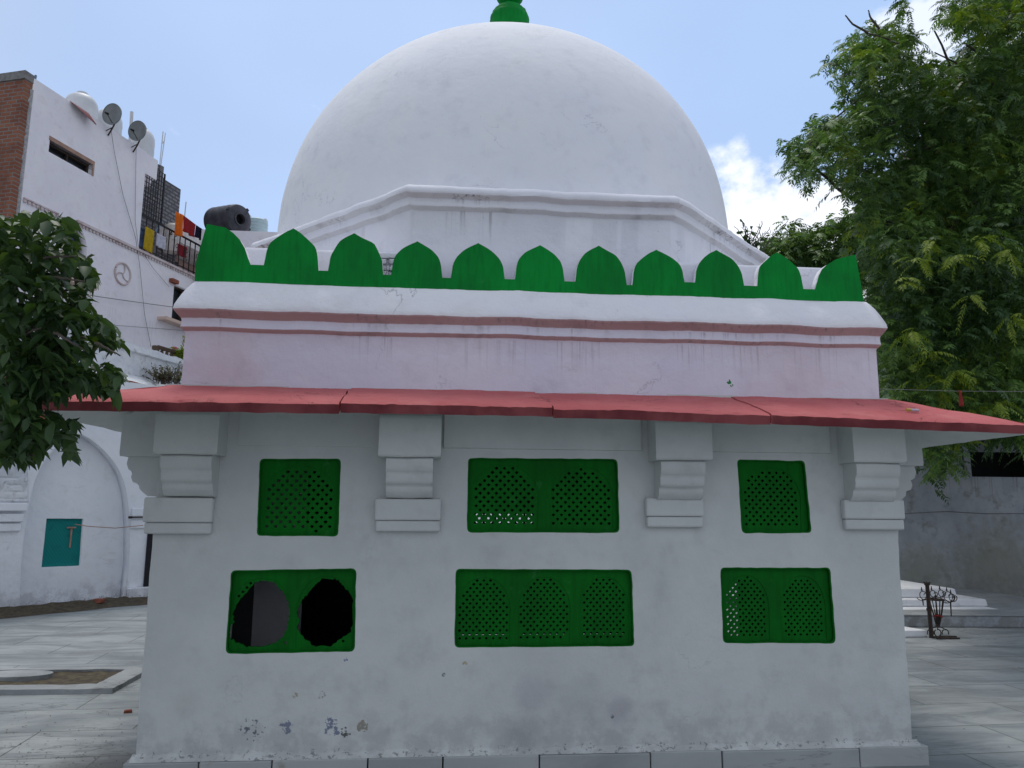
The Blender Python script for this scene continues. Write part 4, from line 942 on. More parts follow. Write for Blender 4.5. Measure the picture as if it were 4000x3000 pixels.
def fronds(name, pos, dirs, L, mats, midx, parent=None, pairs=7, lw=.2, ll=.30):
    """pinnate leaves: drooping rachis with paired narrow leaflets"""
    n = len(pos); d = dirs/np.linalg.norm(dirs, axis=1, keepdims=True); dn = np.array([0, 0, -1.0]); L = L[:, None]
    s = np.cross(d, np.array([0, 0, 1.0])+rng.normal(0, .25, (n, 3))); s /= np.linalg.norm(s, axis=1, keepdims=True)+1e-9
    Vs = []; mi = []
    for k in range(pairs+1):
        t = .14+.86*k/pairs; p = pos+d*L*t*(1-.12*t)+dn*L*(.42*t*t)
        tan = d*(1-.24*t)+dn*(.84*t); tan /= np.linalg.norm(tan, axis=1, keepdims=True)
        size = ll*(.62+.38*sin(pi*min(1, .15+.8*t)))*(1 if k < pairs else .9)
        for sg in ((1, -1) if k < pairs else (0,)):
            ld = tan*(.5 if sg else 1)+s*sg*.82+dn*(.20+.15*rng.random((n, 1)))+rng.normal(0, .10, (n, 3)); ld /= np.linalg.norm(ld, axis=1, keepdims=True)
            lat = np.cross(ld, np.cross(tan, s)); lat /= np.linalg.norm(lat, axis=1, keepdims=True)+1e-9
            l = L*size*rng.uniform(.85, 1.12, (n, 1)); w_ = l*lw
            q = np.stack([p, p+ld*l*.42+lat*w_, p+ld*l+dn*l*.14, p+ld*l*.36-lat*w_*.9], 1); Vs.append(q); mi.append(midx)
    # the rachis itself, as a slim strip
    for a_, b_ in ((0, .5), (.5, 1.0)):
        pa = pos+d*L*a_*(1-.12*a_)+dn*L*(.42*a_*a_); pb_ = pos+d*L*b_*(1-.12*b_)+dn*L*(.42*b_*b_); hw = L*.008
        Vs.append(np.stack([pa+s*hw, pb_+s*hw*.6, pb_-s*hw*.6, pa-s*hw], 1)); mi.append(midx)
    V = np.concatenate(Vs, 0).reshape(-1, 3); nf = len(V)//4
    me = bpy.data.meshes.new(name); me.vertices.add(len(V)); me.vertices.foreach_set("co", V.ravel()); me.loops.add(nf*4); me.loops.foreach_set("vertex_index", np.arange(nf*4))
    me.polygons.add(nf); me.polygons.foreach_set("loop_start", np.arange(nf)*4)
    for mt in mats: me.materials.append(mt)
    me.polygons.foreach_set("material_index", np.concatenate(mi).astype(np.int32)); me.update(calc_edges=True); me.validate()
    o = bpy.data.objects.new(name, me); COL.objects.link(o)
    if parent is not None: o.parent = parent; o.location = -parent.location
    return o
def unit(n): v = rng.normal(size=(n, 3)); return v/np.linalg.norm(v, axis=1, keepdims=True)
def limb(mb, pts, r0_, r1_, n=8, wob=.05):
    P = [Vector(p) for p in pts]; out = []; k = len(P)
    for i in range(k-1):
        for j in range(5): out.append(P[i].lerp(P[i+1], j/5)+Vector((nz(i+j*.3, 1, P[0].x), nz(i+j*.3, 7, P[0].y), nz(i, j*.3, 3)))*wob*(1 if i+j else 0))
    out.append(P[-1]); mb.tube(out, [r0_+(r1_-r0_)*i/(len(out)-1) for i in range(len(out))], n)
def sample_mask(poly, n, keep=None):
    xs_ = [p[0] for p in poly]; ys_ = [p[1] for p in poly]; out = []
    while len(out) < n:
        x = rng.uniform(min(xs_), max(xs_)); y = rng.uniform(min(ys_), max(ys_))
        if inpoly((x, y), poly) and (keep is None or keep(x, y)): out.append((x, y))
    return out
# ------------------------------------------------------------------ big neem tree on the right
neem = thing("neem_tree", "large neem tree with feathery leaves filling the right side", "tree", (10.9, 11.6, 0))
mask = [(4150, -120), (3790, -90), (3715, 20), (3705, 90), (3760, 150), (3690, 190), (3600, 150), (3480, 140), (3420, 160), (3340, 165), (3300, 235), (3250, 300), (3330, 330), (3390, 400), (3290, 460), (3190, 490), (3160, 540), (3100, 590), (3100, 650), (3170, 690), (3240, 680), (3330, 740), (3350, 830), (3350, 900), (3385, 990), (3400, 1100), (3440, 1300), (3440, 1540), (3580, 1580), (3600, 1690), (3620, 1800), (3690, 1815), (3740, 1700), (3880, 1690), (3960, 1720), (4150, 1740)]
tw = []
def dens(x, y):
    v = nz(x/150, y/120, 1.7); g = .05 if y < 900 and x < 3650 else (-.25 if y < 1600 else -.1)
    return v > g-.24
for (x, y) in sample_mask(mask, 2300, dens):
    Yd = rng.uniform(8.6, 12.4) if y < 900 else rng.uniform(8.0, 12.0)
    tw.append(W(x, y, Yd))
extra = [(3105, 600), (3120, 650), (3180, 560), (3150, 690), (3250, 250), (3290, 300), (3310, 200), (3400, 120), (3470, 110), (3560, 30), (3700, 20), (3730, 70), (3850, 20), (3230, 470), (3200, 520), (3330, 400), (3350, 160), (3480, 150), (3640, 1790), (3650, 1830), (3700, 1800), (3590, 1700), (3610, 1740)]
for (x, y) in extra:
    for k in range(3): tw.append(W(x+rng.normal(0, 14), y+rng.normal(0, 12), rng.uniform(9.4, 10.4)))
tw = np.array([tuple(t) for t in tw]); nt_ = len(tw)
# foliage hangs in overlapping sprays: several fronds to each twig end
k = 8; pos = np.repeat(tw, k, 0)+rng.normal(0, .075, (nt_*k, 3)); dirs = unit(nt_*k)*np.array([1, 1, .55])+np.array([-.18, -.25, .08])
cn_ = np.array([nz(p[0]*.9, p[1]*.9, p[2]*1.1) for p in tw]); mid = np.where(rng.random(nt_*k) < np.repeat(np.clip(.5-cn_*1.6, .05, .95), k), 1, 0); yl = np.repeat((rng.random(nt_) < .16) & (cn_ > .12), k); mid[yl] = 2  # darker and yellower clumps put shadow and sun into the leaf colour
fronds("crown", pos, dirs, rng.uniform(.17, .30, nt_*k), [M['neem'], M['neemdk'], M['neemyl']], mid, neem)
# inner foliage, its shade painted in with the darker leaf colour
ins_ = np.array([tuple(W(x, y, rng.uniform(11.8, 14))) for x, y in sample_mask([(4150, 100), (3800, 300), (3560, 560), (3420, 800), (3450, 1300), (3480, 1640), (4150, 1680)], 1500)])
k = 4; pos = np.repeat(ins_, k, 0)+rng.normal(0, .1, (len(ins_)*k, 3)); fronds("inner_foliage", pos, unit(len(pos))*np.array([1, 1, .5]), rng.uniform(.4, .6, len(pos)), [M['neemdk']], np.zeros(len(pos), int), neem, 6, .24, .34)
yk = [(3585, 1030), (3730, 1022), (3935, 1000), (3535, 1115), (3560, 1310), (3640, 1395), (3730, 1470), (3905, 1590), (3790, 1180), (3950, 1260), (3640, 960), (3830, 950)]
pos = []; 
for x, y in yk:
    q = W(x, y-18, 7.75)
    for j in range(7): pos.append(tuple(q+Vector((rng.normal(0, .02), rng.normal(0, .02), rng.normal(0, .015)))))
pos = np.array(pos); dirs = unit(len(pos))*np.array([1, .7, .3])+np.array([0, -.35, -.1]); fronds("sunlit_sprays", pos, dirs, rng.uniform(.20, .30, len(pos)), [M['neemyl']], np.zeros(len(pos), int), neem, 8, .15, .26)  # bright yellow sprays paint sunlight onto the crown
m = MB(); T = Vector((10.9, 11.6, 0)); fk = T+Vector((-.15, .05, 3.1))
limb(m, [T, T+Vector((.1, 0, 1.5)), fk], .26, .19, 10); m.build("trunk", M['bark'], neem, smooth=60)
m = MB()
for tgt, sp in (((3330, 190), 10), ((3200, 500), 10), ((3130, 620), 10), ((3650, 120), 10.5), ((3900, 100), 11), ((3450, 850), 9.5), ((3550, 1150), 9), ((3750, 1300), 8.5), ((3900, 900), 9), ((3700, 600), 9.8), ((4000, 1500), 8.6), ((3620, 1620), 9.2)):
    e = W(*tgt, sp); mid_ = fk.lerp(e, .5)+Vector((0, 0, .35)); limb(m, [fk, fk.lerp(mid_, .5)+Vector((0, 0, .2)), mid_, e.lerp(mid_, .4), e], .085, .012, 7, .09)
for a, b, c in (((3880, 330), (3760, 260), (3650, 205)), ((3530, 185), (3460, 150), (3390, 130)), ((3390, 130), (3330, 95), (3302, 60)), ((3435, 115), (3400, 70), (3392, 40)), ((3150, 580), (3250, 470), (3380, 370)), ((3100, 640), (3170, 580), (3240, 500)), ((3840, 220), (3780, 180), (3770, 170)), ((3450, 490), (3560, 470), (3650, 480)), ((3690, 955), (3720, 890), (3760, 820)), ((3990, 45), (3900, 42), (3860, 40))):
    limb(m, [W(*a, 9.3), W(*b, 9.3), W(*c, 9.35)], .018, .009, 5, .015)
m.build("limbs", M['bark'], neem, smooth=60)
# smaller neem behind
n2 = thing("neem_tree", "smaller neem tree behind the roof, between the dome and the large neem", "tree", (9.4, 17.2, 0))
mask2 = [(3400, 1100), (2990, 1090), (2985, 980), (3010, 940), (3060, 950), (3075, 870), (3110, 860), (3160, 910), (3220, 870), (3290, 850), (3330, 860), (3360, 760), (3420, 820)]
tw2 = np.array([tuple(W(x, y, rng.uniform(15.5, 18))) for x, y in sample_mask(mask2, 260)]); k = 8
pos = np.repeat(tw2, k, 0)+rng.normal(0, .06, (len(tw2)*k, 3)); fronds("crown", pos, unit(len(pos))*np.array([1, 1, .6])+np.array([0, -.1, .1]), rng.uniform(.3, .45, len(pos)), [M['neem'], M['neemdk']], (rng.random(len(pos)) < .35).astype(int), n2, 6, .22)
m = MB(); limb(m, [(9.4, 17.2, 0), (9.3, 17.2, 3), W(3200, 1000, 17), W(3150, 900, 16.5)], .14, .015, 8); limb(m, [(9.3, 17.2, 3), W(3080, 1000, 16.5), W(3090, 890, 16.5)], .07, .01, 6); m.build("trunk", M['bark'], n2, smooth=60)
# ------------------------------------------------------------------ broad-leaved tree on the left
lt = thing("broadleaf_tree", "dark broad-leaved tree reaching in from the left edge over the eave", "tree", (-3.1, 3.7, 0))
cl = [(20, 900, 90, 60), (110, 880, 50, 60), (190, 870, 60, 45), (270, 900, 55, 60), (60, 990, 110, 90), (180, 980, 100, 90), (290, 1000, 60, 80), (350, 1050, 40, 50), (370, 1090, 30, 35), (60, 1120, 110, 90), (200, 1100, 110, 80), (320, 1150, 45, 55), (350, 1190, 25, 30), (60, 1250, 120, 90), (200, 1230, 110, 80), (310, 1240, 80, 70), (400, 1265, 45, 35), (440, 1290, 35, 30), (470, 1340, 30, 25), (60, 1370, 120, 90), (200, 1360, 110, 90), (330, 1360, 80, 70), (420, 1330, 45, 40), (60, 1480, 120, 90), (200, 1470, 120, 90), (330, 1470, 90, 70), (430, 1450, 50, 40), (470, 1480, 35, 45), (450, 1530, 35, 30), (60, 1580, 120, 80), (110, 1570, 80, 60), (235, 1525, 70, 30), (380, 1515, 50, 18), (50, 1670, 120, 80), (150, 1660, 90, 70), (225, 1650, 50, 50), (50, 1750, 90, 50), (140, 1740, 80, 45), (230, 1715, 60, 35), (280, 1710, 35, 30), (300, 1660, 20, 20), (20, 1790, 50, 30), (110, 1790, 30, 25), (290, 1765, 22, 18)]
pos, dr = [], []
for (x, y, rx, ry) in cl:
    nl = int(10+rx*ry/85)
    dark = 0
    for j in range(nl):
        a = rng.uniform(0, 2*pi); rr = math.sqrt(rng.random())*rng.choice([1, 1, 1, 1.25]); px, py = x-14+(.55 if y > 1540 else .72)*rx*rr*cos(a), y+.8*ry*rr*sin(a)
        q = W(px, py, rng.uniform(3.2, 4.05)); pos.append(tuple(q)); out = Vector((cos(a)*.7+.25, rng.normal(-.15, .5), -sin(a)*.5-.30)); dr.append(tuple(out+Vector(rng.normal(0, .35, 3))))
pos = np.array(pos); dr = np.array(dr); n = len(pos)
# unseen overhead crown, added beyond the frame to shade the left paving
ep, ed_ = [], []
while len(ep) < 2600:
    v = unit(1)[0]*rng.random()**.4; q = np.array([-4.0+1.7*v[0], 2.6+2.3*v[1], 3.9+1.1*v[2]]); rel = q-np.array([0, 0, EYE]); dz_ = rel @ cf
    if dz_ > .1:
        ux, uy = 2000+F*(rel @ cr)/dz_, 1500-F*(rel @ cu)/dz_
        if -260 < ux < 4300 and -260 < uy < 3300: continue
    ep.append(q); ed_.append(unit(1)[0]+np.array([0, 0, -.4]))
pos = np.concatenate([pos, np.array(ep)]); dr = np.concatenate([dr, np.array(ed_)]); n = len(pos)
ml = np.where(rng.random(n) < .045, 1, 0)
leafcloud("crown", pos-dr/np.linalg.norm(dr, axis=1, keepdims=True)*.05, dr, rng.uniform(.05, .115, n), rng.uniform(.030, .054, n), [M['broad'], M['broadyl']], ml, lt, .55)
m = MB(); limb(m, [(-3.1, 3.7, 0), (-3.05, 3.75, 1.2), (-2.95, 3.8, 2.0)], .10, .07, 9); m.build("trunk", M['bark'], lt, smooth=60)
m = MB(); f0 = Vector((-2.95, 3.8, 2.0))
for tgt, Yd in (((120, 900), 3.8), ((280, 900), 3.7), ((380, 1080), 3.6), ((450, 1290), 3.6), ((480, 1490), 3.7), ((300, 1700), 3.6), ((130, 1780), 3.5), ((60, 1300), 3.5), ((240, 1250), 3.5)):
    e = W(*tgt, Yd); limb(m, [f0, f0.lerp(e, .5)+Vector((0, 0, .06)), e], .028, .004, 6, .03)
for a, b in (((210, 1300), (330, 1370)), ((370, 1340), (470, 1390)), ((170, 1010), (300, 1000)), ((200, 1085), (330, 1100)), ((100, 1310), (160, 1280))): limb(m, [W(*a, 3.25), W((a[0]+b[0])/2, (a[1]+b[1])/2-5, 3.22), W(*b, 3.25)], .006, .003, 5, .008)
m.build("limbs", M['twig'], lt, smooth=60)
# ------------------------------------------------------------------ small wild plants
def weed(name, label, cat, centre, spread, n, leafL, mats, stems=10, h=.3):
    e = thing(name, label, cat, tuple(centre)); mb = MB(); P, D = [], []
    for i in range(stems):
        d = Vector((rng.normal(0, spread), rng.normal(0, spread*.5), h*rng.uniform(.5, 1.1))); p0_ = centre+Vector((rng.normal(0, spread*.3), rng.normal(0, spread*.2), 0)); pts = [p0_, p0_+d*.5+Vector((rng.normal(0, .02), 0, .02)), p0_+d]
        limb(mb, pts, .006, .003, 4, .03)
        for j in range(n//stems): t = rng.uniform(.25, 1); P.append(tuple(p0_+d*t)); D.append(tuple(unit(1)[0]+np.array([0, 0, .2])))
    mb.build("stems", M['twig'], e); P = np.array(P); D = np.array(D)
    leafcloud("leaves", P, D, rng.uniform(.6, 1.2, len(P))*leafL, rng.uniform(.3, .5, len(P))*leafL, mats, np.zeros(len(P), int), e); return e
dryleaf = leafmat('dry_leaf', (.09, .075, .05), (.16, .13, .08), .2)
sh = W(2945, 1010, 6.6); weed("wild_shrub", "straggly wild shrub growing from the right corner of the drum", "plant", sh, .17, 150, .075, [M['broad']], 22, .34)
weed("wild_shrub", "dry brown tangle growing on the arcade roof parapet", "plant", PS.hit(640, 1500, .3), .18, 800, .06, [dryleaf], 40, .34)
weed("wild_shrub", "green weed beside the striped cloth on the arcade roof", "plant", PB.hit(700, 1405, .05), .10, 260, .09, [M['neemyl']], 18, .26)
weed("wild_shrub", "leafy sprig above the striped cloth at the tomb's left edge", "plant", PB.hit(722, 1352, -.1), .06, 70, .07, [M['neemyl']], 8, .28)
weed("wild_shrub", "thin green creeper on the white rubble left of the tomb", "plant", PS.hit(690, 1500, .25), .12, 200, .05, [M['broad']], 26, .42)
# ------------------------------------------------------------------ right-hand court
m = MB()
bw = thing("boundary_wall", "grey stained boundary wall under the neem tree", "wall", (10, 14.2, 0))
ob = [(p2(3758, 1800, 13.9)[0], p2(3800, 1862, 13.9)[1]), (p2(4080, 1800, 13.9)[0], p2(3900, 1860, 13.9)[1])]
zt2 = p2(3900, 1762, 13.9)[1]
plate("wall", rect(4.2, 16, 0, 3.4), [rect(ob[0][0], ob[1][0], ob[0][1], zt2)], 13.9, 14.2, XZ, M['boundary'], bw)
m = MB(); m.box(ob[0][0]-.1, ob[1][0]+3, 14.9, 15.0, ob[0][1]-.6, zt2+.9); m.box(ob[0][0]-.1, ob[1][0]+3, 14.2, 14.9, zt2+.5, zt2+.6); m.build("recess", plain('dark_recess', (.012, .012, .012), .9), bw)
xpost = p2(3782, 1800, 13.9)[0]; m = MB(); m.box(xpost-.06, xpost+.07, 13.93, 14.1, ob[0][1]-.06, zt2); m.build("post", M['boundary'], bw)
m = MB(); 
rows = [[], []]
for i in range(40): x = 4.3+i*.3; rows[0].append((x, 13.88+.01*nz(x*3, 1, 1), 1.02+.02*nz(x*2, 2, 1))); rows[1].append((x, 13.9, 1.06+.02*nz(x*2, 3, 1)))
wire("cable", "thin dark cable strung along the grey boundary wall", [W(3480, 2008, 13.5), W(3540, 2006, 13.5), W(3695, 1998, 13.85), W(3850, 2007, 13.5), W(4080, 2006, 13.4)], .010)
wire("wire", "pale wire strung above the red eave in front of the neem", [W(3380, 1518, 7.2), W(3740, 1528, 7.0), W(4100, 1530, 6.8)], .0025, "wire", plain('dull_wire', (.2, .2, .21)))
rb = MB(); c0 = W(3750, 1526, 6.98); rows = [[c0+Vector((dx*(1-.2*s), .01*sin(dx*90+s*4), -.155*s)) for dx in np.linspace(-.02, .02, 7)] for s in np.linspace(0, 1, 8)]; rb.grid(rows); o = rb.build("ribbon", plain('red_ribbon', (.25, .03, .025), .8), None, smooth=60); o.modifiers.new("thickness", 'SOLIDIFY').thickness = .005; tag(o, "faded red cloth strip tied on the pale wire", "ribbon")
# stepped white graves
sg = thing("stepped_platform", "white stepped grave platform against the grey boundary wall", "grave", (7.5, 11.8, 0))
zp = W(3535, 2409, 10.45).z; m = MB(); m.hexa([(5.0, 10.62, 0), (9.6, 10.30, 0), (9.9, 13.88, 0), (5.0, 13.88, 0), (5.0, 10.62, zp), (9.6, 10.30, zp), (9.9, 13.88, zp), (5.0, 13.88, zp)]); m.build("base", M['boundary'], sg, bevel=.012)
m = MB(); m.hexa([(4.98, 10.61, zp+.001), (9.62, 10.285, zp+.001), (9.9, 13.87, zp+.001), (5.0, 13.87, zp+.001), (4.98, 10.61, zp+.02), (9.62, 10.285, zp+.02), (9.9, 13.87, zp+.02), (5.0, 13.87, zp+.02)]); m.build("slab", M['kerb'], sg, bevel=.006)
zprev = zp+.021
for (rx, yt, Yf, batter) in ((3911, 2394, 11.0, .0), (3882, 2373, 11.15, .05), (3860, 2341, 11.3, .015), (3742, 2299, 11.5, .02)):
    zt3 = W(3700, yt, Yf+batter).z; xr_ = W(rx, 2390, Yf).x
    b = MB(); x_l = 4.9+.2*(Yf-11); b.hexa([(x_l, Yf, zprev), (xr_+batter, Yf, zprev), (xr_+batter, 13.6, zprev), (x_l, 13.6, zprev), (x_l, Yf+batter, zt3), (xr_, Yf+batter, zt3), (xr_, 13.6-batter, zt3), (x_l, 13.6-batter, zt3)])
    b.build("step", M['tomb2'], sg, bevel=.022); zprev = zt3+.001
m = MB(); q = W(3778, 2394, 11.33); n = 14; m.quad([(q.x+.085*cos(i*pi/n), q.y, q.z+.13*sin(i*pi/n)) for i in range(n+1)]); o = m.build("lamp_niche", plain('niche_grey', (.3, .31, .33), .9), sg); o.modifiers.new("thickness", 'SOLIDIFY').thickness = .02
lg = MB(); a_, b_ = G(3500, 2500), G(3632, 2497); lg.hexa([(4.6, 9.66, 0), (6.22, 9.70, 0), (6.0, 10.5, 0), (4.6, 10.5, 0), (4.6, 9.66, .085), (6.21, 9.70, .085), (5.98, 10.5, .085), (4.6, 10.5, .085)])
tag(lg.build("grave_slab", M['tomb2'], None, bevel=.012), "low white grave slab at the foot of the rusty post", "grave")
# rusty post
pb_ = G(3639, 2492); pt_ = W(3621, 2278, pb_.y-.05); e = thing("iron_post", "rusty leaning iron post standing by the low white slab", "post", tuple(pb_))
m = MB(); m.tube([pb_, pb_.lerp(pt_, .45), pt_], [.026, .025, .024], 10); m.build("shaft", M['iron'], e, smooth=60)
m = MB(); v = (pt_-pb_); 
for f in (.52, .985): m.tube([pb_+v*(f-.02), pb_+v*(f+.02)], .034, 10)
for k in range(6): a = k*pi/3; m.tube([pt_, pt_+Vector((.045*cos(a), .045*sin(a), .012))], .007, 5)
m.build("collar", M['iron'], e); m = MB(); m.box(pb_.x-.02, pb_.x+.33, pb_.y-.02, pb_.y+.02, .004, .022); m.box(pb_.x, pb_.x+.30, pb_.y-.12, pb_.y-.09, .004, .02); m.build("foot_bar", M['iron'], e)
# wrought iron stand
sb_ = G(3663, 2478); e = thing("iron_stand", "wrought iron flower stand with scrolls right of the rusty post", "stand", tuple(sb_))
def S(px, py, dy=0.0): return W(px, py, sb_.y+dy)
m = MB()
for dx, sg_ in ((-28, -1), (30, 1), (0, 1)):
    dy = .0 if dx else -.25
    pts = [S(3663, 2448)] + [S(3663+dx*.5, 2450, dy*.5), S(3663+dx, 2460, dy)]; c = S(3663+dx, 2472, dy); pts += [c+Vector((sg_*.045*cos(t), 0, .045*sin(t))) for t in np.linspace(1.6, -4.2, 12)]
    m.tube(pts, .007, 5)
m.build("scroll_foot", M['iron'], e)
m = MB(); m.tube([S(3663, 2450), S(3665, 2400)], [.03, .022], 8); m.build("stem", M['iron'], e)
m = MB(); rim = S(3656, 2342); jr = .085
for k in range(12): a = k*pi/6; m.tube([S(3664, 2445)+Vector((.02*cos(a), .02*sin(a), 0)), S(3662, 2400)+Vector((.05*cos(a), .05*sin(a), 0)), rim+Vector((jr*cos(a)*1.1, jr*sin(a), 0))], .0055, 5)
m.tube([rim+Vector((jr*1.1*cos(i*pi/12), jr*sin(i*pi/12), 0)) for i in range(25)], .012, 5); m.build("basket", M['iron'], e)
for (x, y, r_) in ((3602, 2326, .06), (3700, 2332, .075), (3715, 2335, .055), (3672, 2318, .05), (3640, 2320, .05)):
    c = S(x, y); m = MB(); m.tube([c+Vector((r_*(1-t*.045)*cos(t), -.01*t, r_*(1-t*.045)*sin(t))) for t in np.linspace(-2.6, 9, 30)], .0055, 5); m.tube([c+Vector((0, 0, r_)), c+Vector((0, 0, r_+.05))], [.012, .004], 6); m.tube([c+Vector((-.2*r_, 0, -r_)), rim+Vector((.1 if x > 3660 else -.1, 0, 0))], .005, 4); m.build("scroll", M['iron'], e)
for (x, y0_, y1_) in ((3713, 2350, 2408), (3604, 2340, 2366), (3655, 2325, 2400)): m = MB(); m.tube([S(x, y0_), S(x+3, y1_)], [.010, .006], 6); m.build("hanging_rod", M['iron'], e)
m = MB(); tc_ = S(3664, 2406); m.tube([tc_+Vector((.05*cos(i*pi/6), .05*sin(i*pi/6), .01*sin(i))) for i in range(13)], .010, 5); m.build("red_thread", plain('red_thread', (.28, .03, .03), .9), e)
# ------------------------------------------------------------------ left court: grave kerb, rubble, litter
gk = thing("grave", "sunken grave bed with a chipped white kerb on the left of the tomb", "grave", (-4.2, 7.65, 0))
gx0, gx1, gy0, gy1 = -6.2, -2.80, 7.20, 8.10
def kerb_h(): return .075
m = MB()
def path(ins):
    x1, y0, y1 = gx1-ins, gy0+ins*.85, gy1-ins*.6; P = []
    for k in range(60): P.append((gx0+(x1-gx0)*k/60, y0))
    for k in range(18): P.append((x1, y0+(y1-y0)*k/18))
    for k in range(61): P.append((x1+(gx0-x1)*k/60, y1))
    return P
po, pi_ = path(-.015), path(.19); rows = [[], [], [], []]
for (xo, yo), (xi, yi) in zip(po, pi_):
    j_ = .012*nz(xo*5, yo*5, 1)+.008*nz(xo*16, yo*16, 4); h = .042+.010*nz(xo*4, yo*4, 9)
    rows[0].append((xo+j_, yo+j_, 0)); rows[1].append((xo+j_*.5, yo+.012+j_, h)); rows[2].append((xi+j_, yi-j_, h+.005)); rows[3].append((xi, yi, 0))
m.grid(rows)
m.build("kerb", M['kerb'], gk, smooth=40)
rows = []
for j in range(14):
    row = []
    for i in range(80): x = gx0+(gx1-.19-gx0)*i/79; y = gy0+.16+(gy1-gy0-.27)*j/13; row.append((x, y, (.028)+.014*nz(x*5, y*5, 2)+.012*nz(x*18, y*18, 6)))
    rows.append(row)
m = MB(); m.grid(rows); m.build("soil_bed", M['soil'], gk, smooth=80)
ss = MB(); c = G(60, 2660); pr_ = [(c.x+.32*cos(i*pi/10)*(1+.08*nz(i, 1, 1)), c.y+.16*sin(i*pi/10)*(1+.1*nz(i, 2, 1))) for i in range(20)]
ss.grid([[(x, y, .02) for x, y in pr_], [(x, y, .065) for x, y in pr_]], 0, True); ss.quad([(x, y, .0655) for x, y in pr_])
tag(ss.build("stone", M['kerb'], None, bevel=.01), "flat white stone lying in the left grave bed", "stone")
# dirt strip along the arcade foot
rows = []
for i in range(60):
    a = -2.5+i*.085; w_ = .55+.12*nz(a*2, 1, 1); row = []
    for j in range(7): s = j/6; q = PA.at(a, 0, .0+w_*s); row.append((q.x, q.y, .004+(.07*(1-s)+.03*nz(a*6, s*4, 2)+.02)*(1-s*s)))
    rows.append(row)
m = MB(); m.grid(rows); struct(m.build("soil_strip", M['soil'], None, smooth=60))
def stone(label, c, r_, mat, name="brick_fragment", cat="brick"):
    b = MB(); a = rng.uniform(0, 3); pts = []
    for z in (0, 1):
        for (sx, sy) in ((-1, -1), (1, -1), (1, 1), (-1, 1)): pts.append((c.x+(sx*r_*1.5*cos(a)-sy*r_*.8*sin(a))*rng.uniform(.75, 1.1), c.y+(sx*r_*1.5*sin(a)+sy*r_*.8*cos(a))*rng.uniform(.75, 1.1), c.z+z*r_*rng.uniform(.8, 1.2)))
    b.hexa(pts); return tag(b.build(name, mat, None, bevel=r_*.2), label, cat)
stone("red brick lying on the soil at the arcade foot", Vector((*G(382, 2368).xy, .05)), .07, M['brickred'])
stone("small red brick fragment on the paving beside the tomb's left corner", G(499, 2784), .022, M['brickred'])
stone("brown brick chip against the front of the left grave kerb, left one", Vector((*G(280, 2708).xy, .0)), .026, M['ochre'])
stone("brown brick chip against the front of the left grave kerb, right one", Vector((*G(346, 2706).xy, .0)), .028, M['brickred'])
stone("purple lump beside the arcade pier foot", Vector((*G(566, 2342).xy, .05)), .05, plain('violet', (.06, .05, .16)), "bundle", "bundle")
b = MB()
for k in range(150):
    px, py = rng.uniform(0, 480), 2750+250*rng.random()**.7; c = G(px, py); a = rng.uniform(0, pi); l = rng.uniform(.004, .012); w_ = l*.4
    b.quad([(c.x+sx*l*cos(a)-sy*w_*sin(a), c.y+sx*l*sin(a)+sy*w_*cos(a), .005+.003*rng.random()) for sx, sy in ((-1, -.3), (0, -1), (1, 0), (.2, 1))])
for k in range(60):
    c = Vector((rng.uniform(3.3, 7), rng.uniform(5.2, 9.5), 0)); a = rng.uniform(0, pi); l = rng.uniform(.005, .014); w_ = l*.4
    b.quad([(c.x+sx*l*cos(a)-sy*w_*sin(a), c.y+sx*l*sin(a)+sy*w_*cos(a), .005+.003*rng.random()) for sx, sy in ((-1, -.3), (0, -1), (1, 0), (.2, 1))])
o = b.build("leaf_litter", plain('litter', (.05, .045, .035), .9)); tag(o, "scattered dark leaf litter on the marble paving", "leaf litter", None, "stuff")
# lighter lying on the eave
c = W(3565, 1616, 4.62); c.z = eave_top(c.x, (5.03-4.62)/.57)+.022; e = thing("lighter", "small clear lighter with a yellow cap lying on the red eave", "lighter", tuple(c))
m = MB(); m.tube([c+Vector((-.012, 0, 0)), c+Vector((.042, .004, -.001))], .0095, 10); m.build("body", plain('clear_plastic', (.55, .5, .58), .25), e, smooth=60)
m = MB(); m.tube([c+Vector((-.042, -.002, .001)), c+Vector((-.0125, 0, 0))], .0098, 10); m.build("cap", plain('yellow_plastic', (.62, .42, .10), .4), e, smooth=60)
# ------------------------------------------------------------------ sky and sun
SUN_EL, SUN_AZ = R(70), R(-12)      # azimuth measured clockwise from +Y
w = bpy.data.worlds.new("World"); sc.world = w; w.use_nodes = True; nt_w = w.node_tree; nn = nt_w.nodes; ll = nt_w.links
bg = nn["Background"]; sky = nn.new("ShaderNodeTexSky"); sky.sky_type = 'NISHITA'; sky.sun_disc = False; sky.sun_elevation = SUN_EL; sky.sun_rotation = SUN_AZ; sky.air_density = 1.0; sky.dust_density = 1.6; sky.ozone_density = 1.0
tc = nn.new("ShaderNodeTexCoord"); GEN = tc.outputs["Generated"]
def wn(t, **k):
    n = nn.new(t)
    for a, b in k.items(): setattr(n, a, b)
    return n
def wnoise(scale, detail, rough, loc=(0, 0, 0), sc_=(1, 1, 1.8)):
    mp = wn("ShaderNodeMapping"); mp.inputs["Location"].default_value = loc; mp.inputs["Scale"].default_value = sc_; ll.new(GEN, mp.inputs[0])
    n = wn("ShaderNodeTexNoise"); n.inputs["Scale"].default_value = scale; n.inputs["Detail"].default_value = detail; n.inputs["Roughness"].default_value = rough; ll.new(mp.outputs[0], n.inputs[0]); return n.outputs["Fac"]
def wdot(v):
    n = wn("ShaderNodeVectorMath", operation='DOT_PRODUCT'); ll.new(GEN, n.inputs[0]); n.inputs[1].default_value = tuple(Vector(v).normalized()); return n.outputs["Value"]
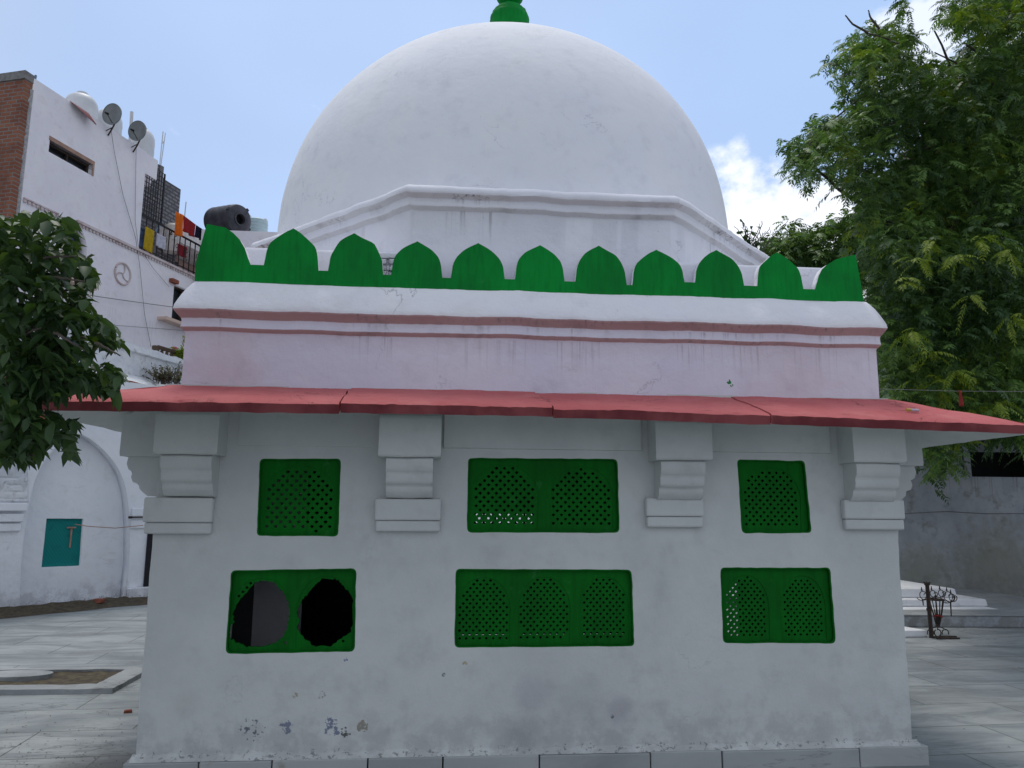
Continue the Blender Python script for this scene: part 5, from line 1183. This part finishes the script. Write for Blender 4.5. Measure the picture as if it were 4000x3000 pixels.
def wmr(v, a, b, c=0, d=1):
    n = wn("ShaderNodeMapRange", interpolation_type='SMOOTHSTEP'); ll.new(v, n.inputs[0]); n.inputs[1].default_value = a; n.inputs[2].default_value = b; n.inputs[3].default_value = c; n.inputs[4].default_value = d; return n.outputs[0]
def wm(op, a, b):
    n = wn("ShaderNodeMath", operation=op, use_clamp=False)
    for i, v in enumerate((a, b)):
        if isinstance(v, (int, float)): n.inputs[i].default_value = v
        else: ll.new(v, n.inputs[i])
    return n.outputs[0]
sepz = wn("ShaderNodeSeparateXYZ"); ll.new(GEN, sepz.inputs[0]); zen = sepz.outputs[2]
# cumulus bank low in the sky to the right
n1 = wnoise(9.0, 9, .58, (.3, .1, .2), (1, 1, 1.3)); rv = Vector(ray(3060, 640)).normalized()
az = wmr(wdot((rv.x, rv.y, 0)), .86, .915)
top = wm('SUBTRACT', wm('ADD', rv.z-.005, wm('MULTIPLY', wm('SUBTRACT', n1, .5), .42)), zen)
cum = wm('MULTIPLY', wmr(top, -.02, .05), az)
bank2 = wmr(wdot(ray(3850, 180)), .985, .9995); cum2 = wmr(wm('ADD', n1, wm('MULTIPLY', bank2, .28)), .68, .82)
over = wmr(wnoise(2.0, 7, .6, (2, 1, 0)), .50, .75, 0, .6)     # thin broken cloud added out of view to neutralise the light
oz = wmr(wdot((0.2, 1, .45)), .6, .85, 1, 0); over = wm('MULTIPLY', wm('MULTIPLY', over, oz), .35)
cl_ = wm('MAXIMUM', wm('MAXIMUM', cum, wm('MULTIPLY', cum2, .7)), over)
haze = wm('ADD', wm('MULTIPLY', wmr(wnoise(1.6, 4, .5, (5, 2, 1)), .3, .75), .25), HAZE0)
def wmix(f, a, b):
    n = wn("ShaderNodeMix", data_type='RGBA')
    for i, v in ((0, f), (6, a), (7, b)):
        if isinstance(v, bpy.types.NodeSocket): ll.new(v, n.inputs[i])
        elif i == 0: n.inputs[i].default_value = v
        else: n.inputs[i].default_value = (*v, 1)
    return n.outputs[2]
base_sky = wmix(haze, sky.outputs[0], HAZECOL)
base_sky = wmix(wmr(wdot((.75, .7, .55)), .80, 1.0, 0, .6), base_sky, (4.4, 6.4, 10.0))
base_sky = wmix(wm('MULTIPLY', oz, wmr(wnoise(2.2, 6, .6, (4, 3, 1)), .25, .6, .6, .95)), base_sky, (6.4, 6.75, 7.6))  # whiter sky added out of view, cuts the blue in the light
full = wmix(cl_, base_sky, CLOUDCOL); ll.new(full, bg.inputs[0]); bg.inputs[1].default_value = SKY_STR
sl = bpy.data.lights.new("sun", 'SUN'); so = bpy.data.objects.new("sun", sl); COL.objects.link(so); sl.energy = SUN_STR; sl.angle = R(20); sl.color = (1.0, .95, .88)
sd = Vector((sin(SUN_AZ)*cos(SUN_EL), cos(SUN_AZ)*cos(SUN_EL), sin(SUN_EL)))
so.rotation_euler = (-sd).to_track_quat('-Z', 'Y').to_euler(); so.location = (0, 0, 30)
vs = sc.view_settings; sc.display_settings.display_device = 'sRGB'; vs.view_transform = 'Standard'; vs.look = 'None'; vs.exposure = EXPO; vs.gamma = 1; vs.use_curve_mapping = False
sc.cycles.max_bounces = 8; sc.cycles.diffuse_bounces = 5; sc.cycles.use_denoising = True
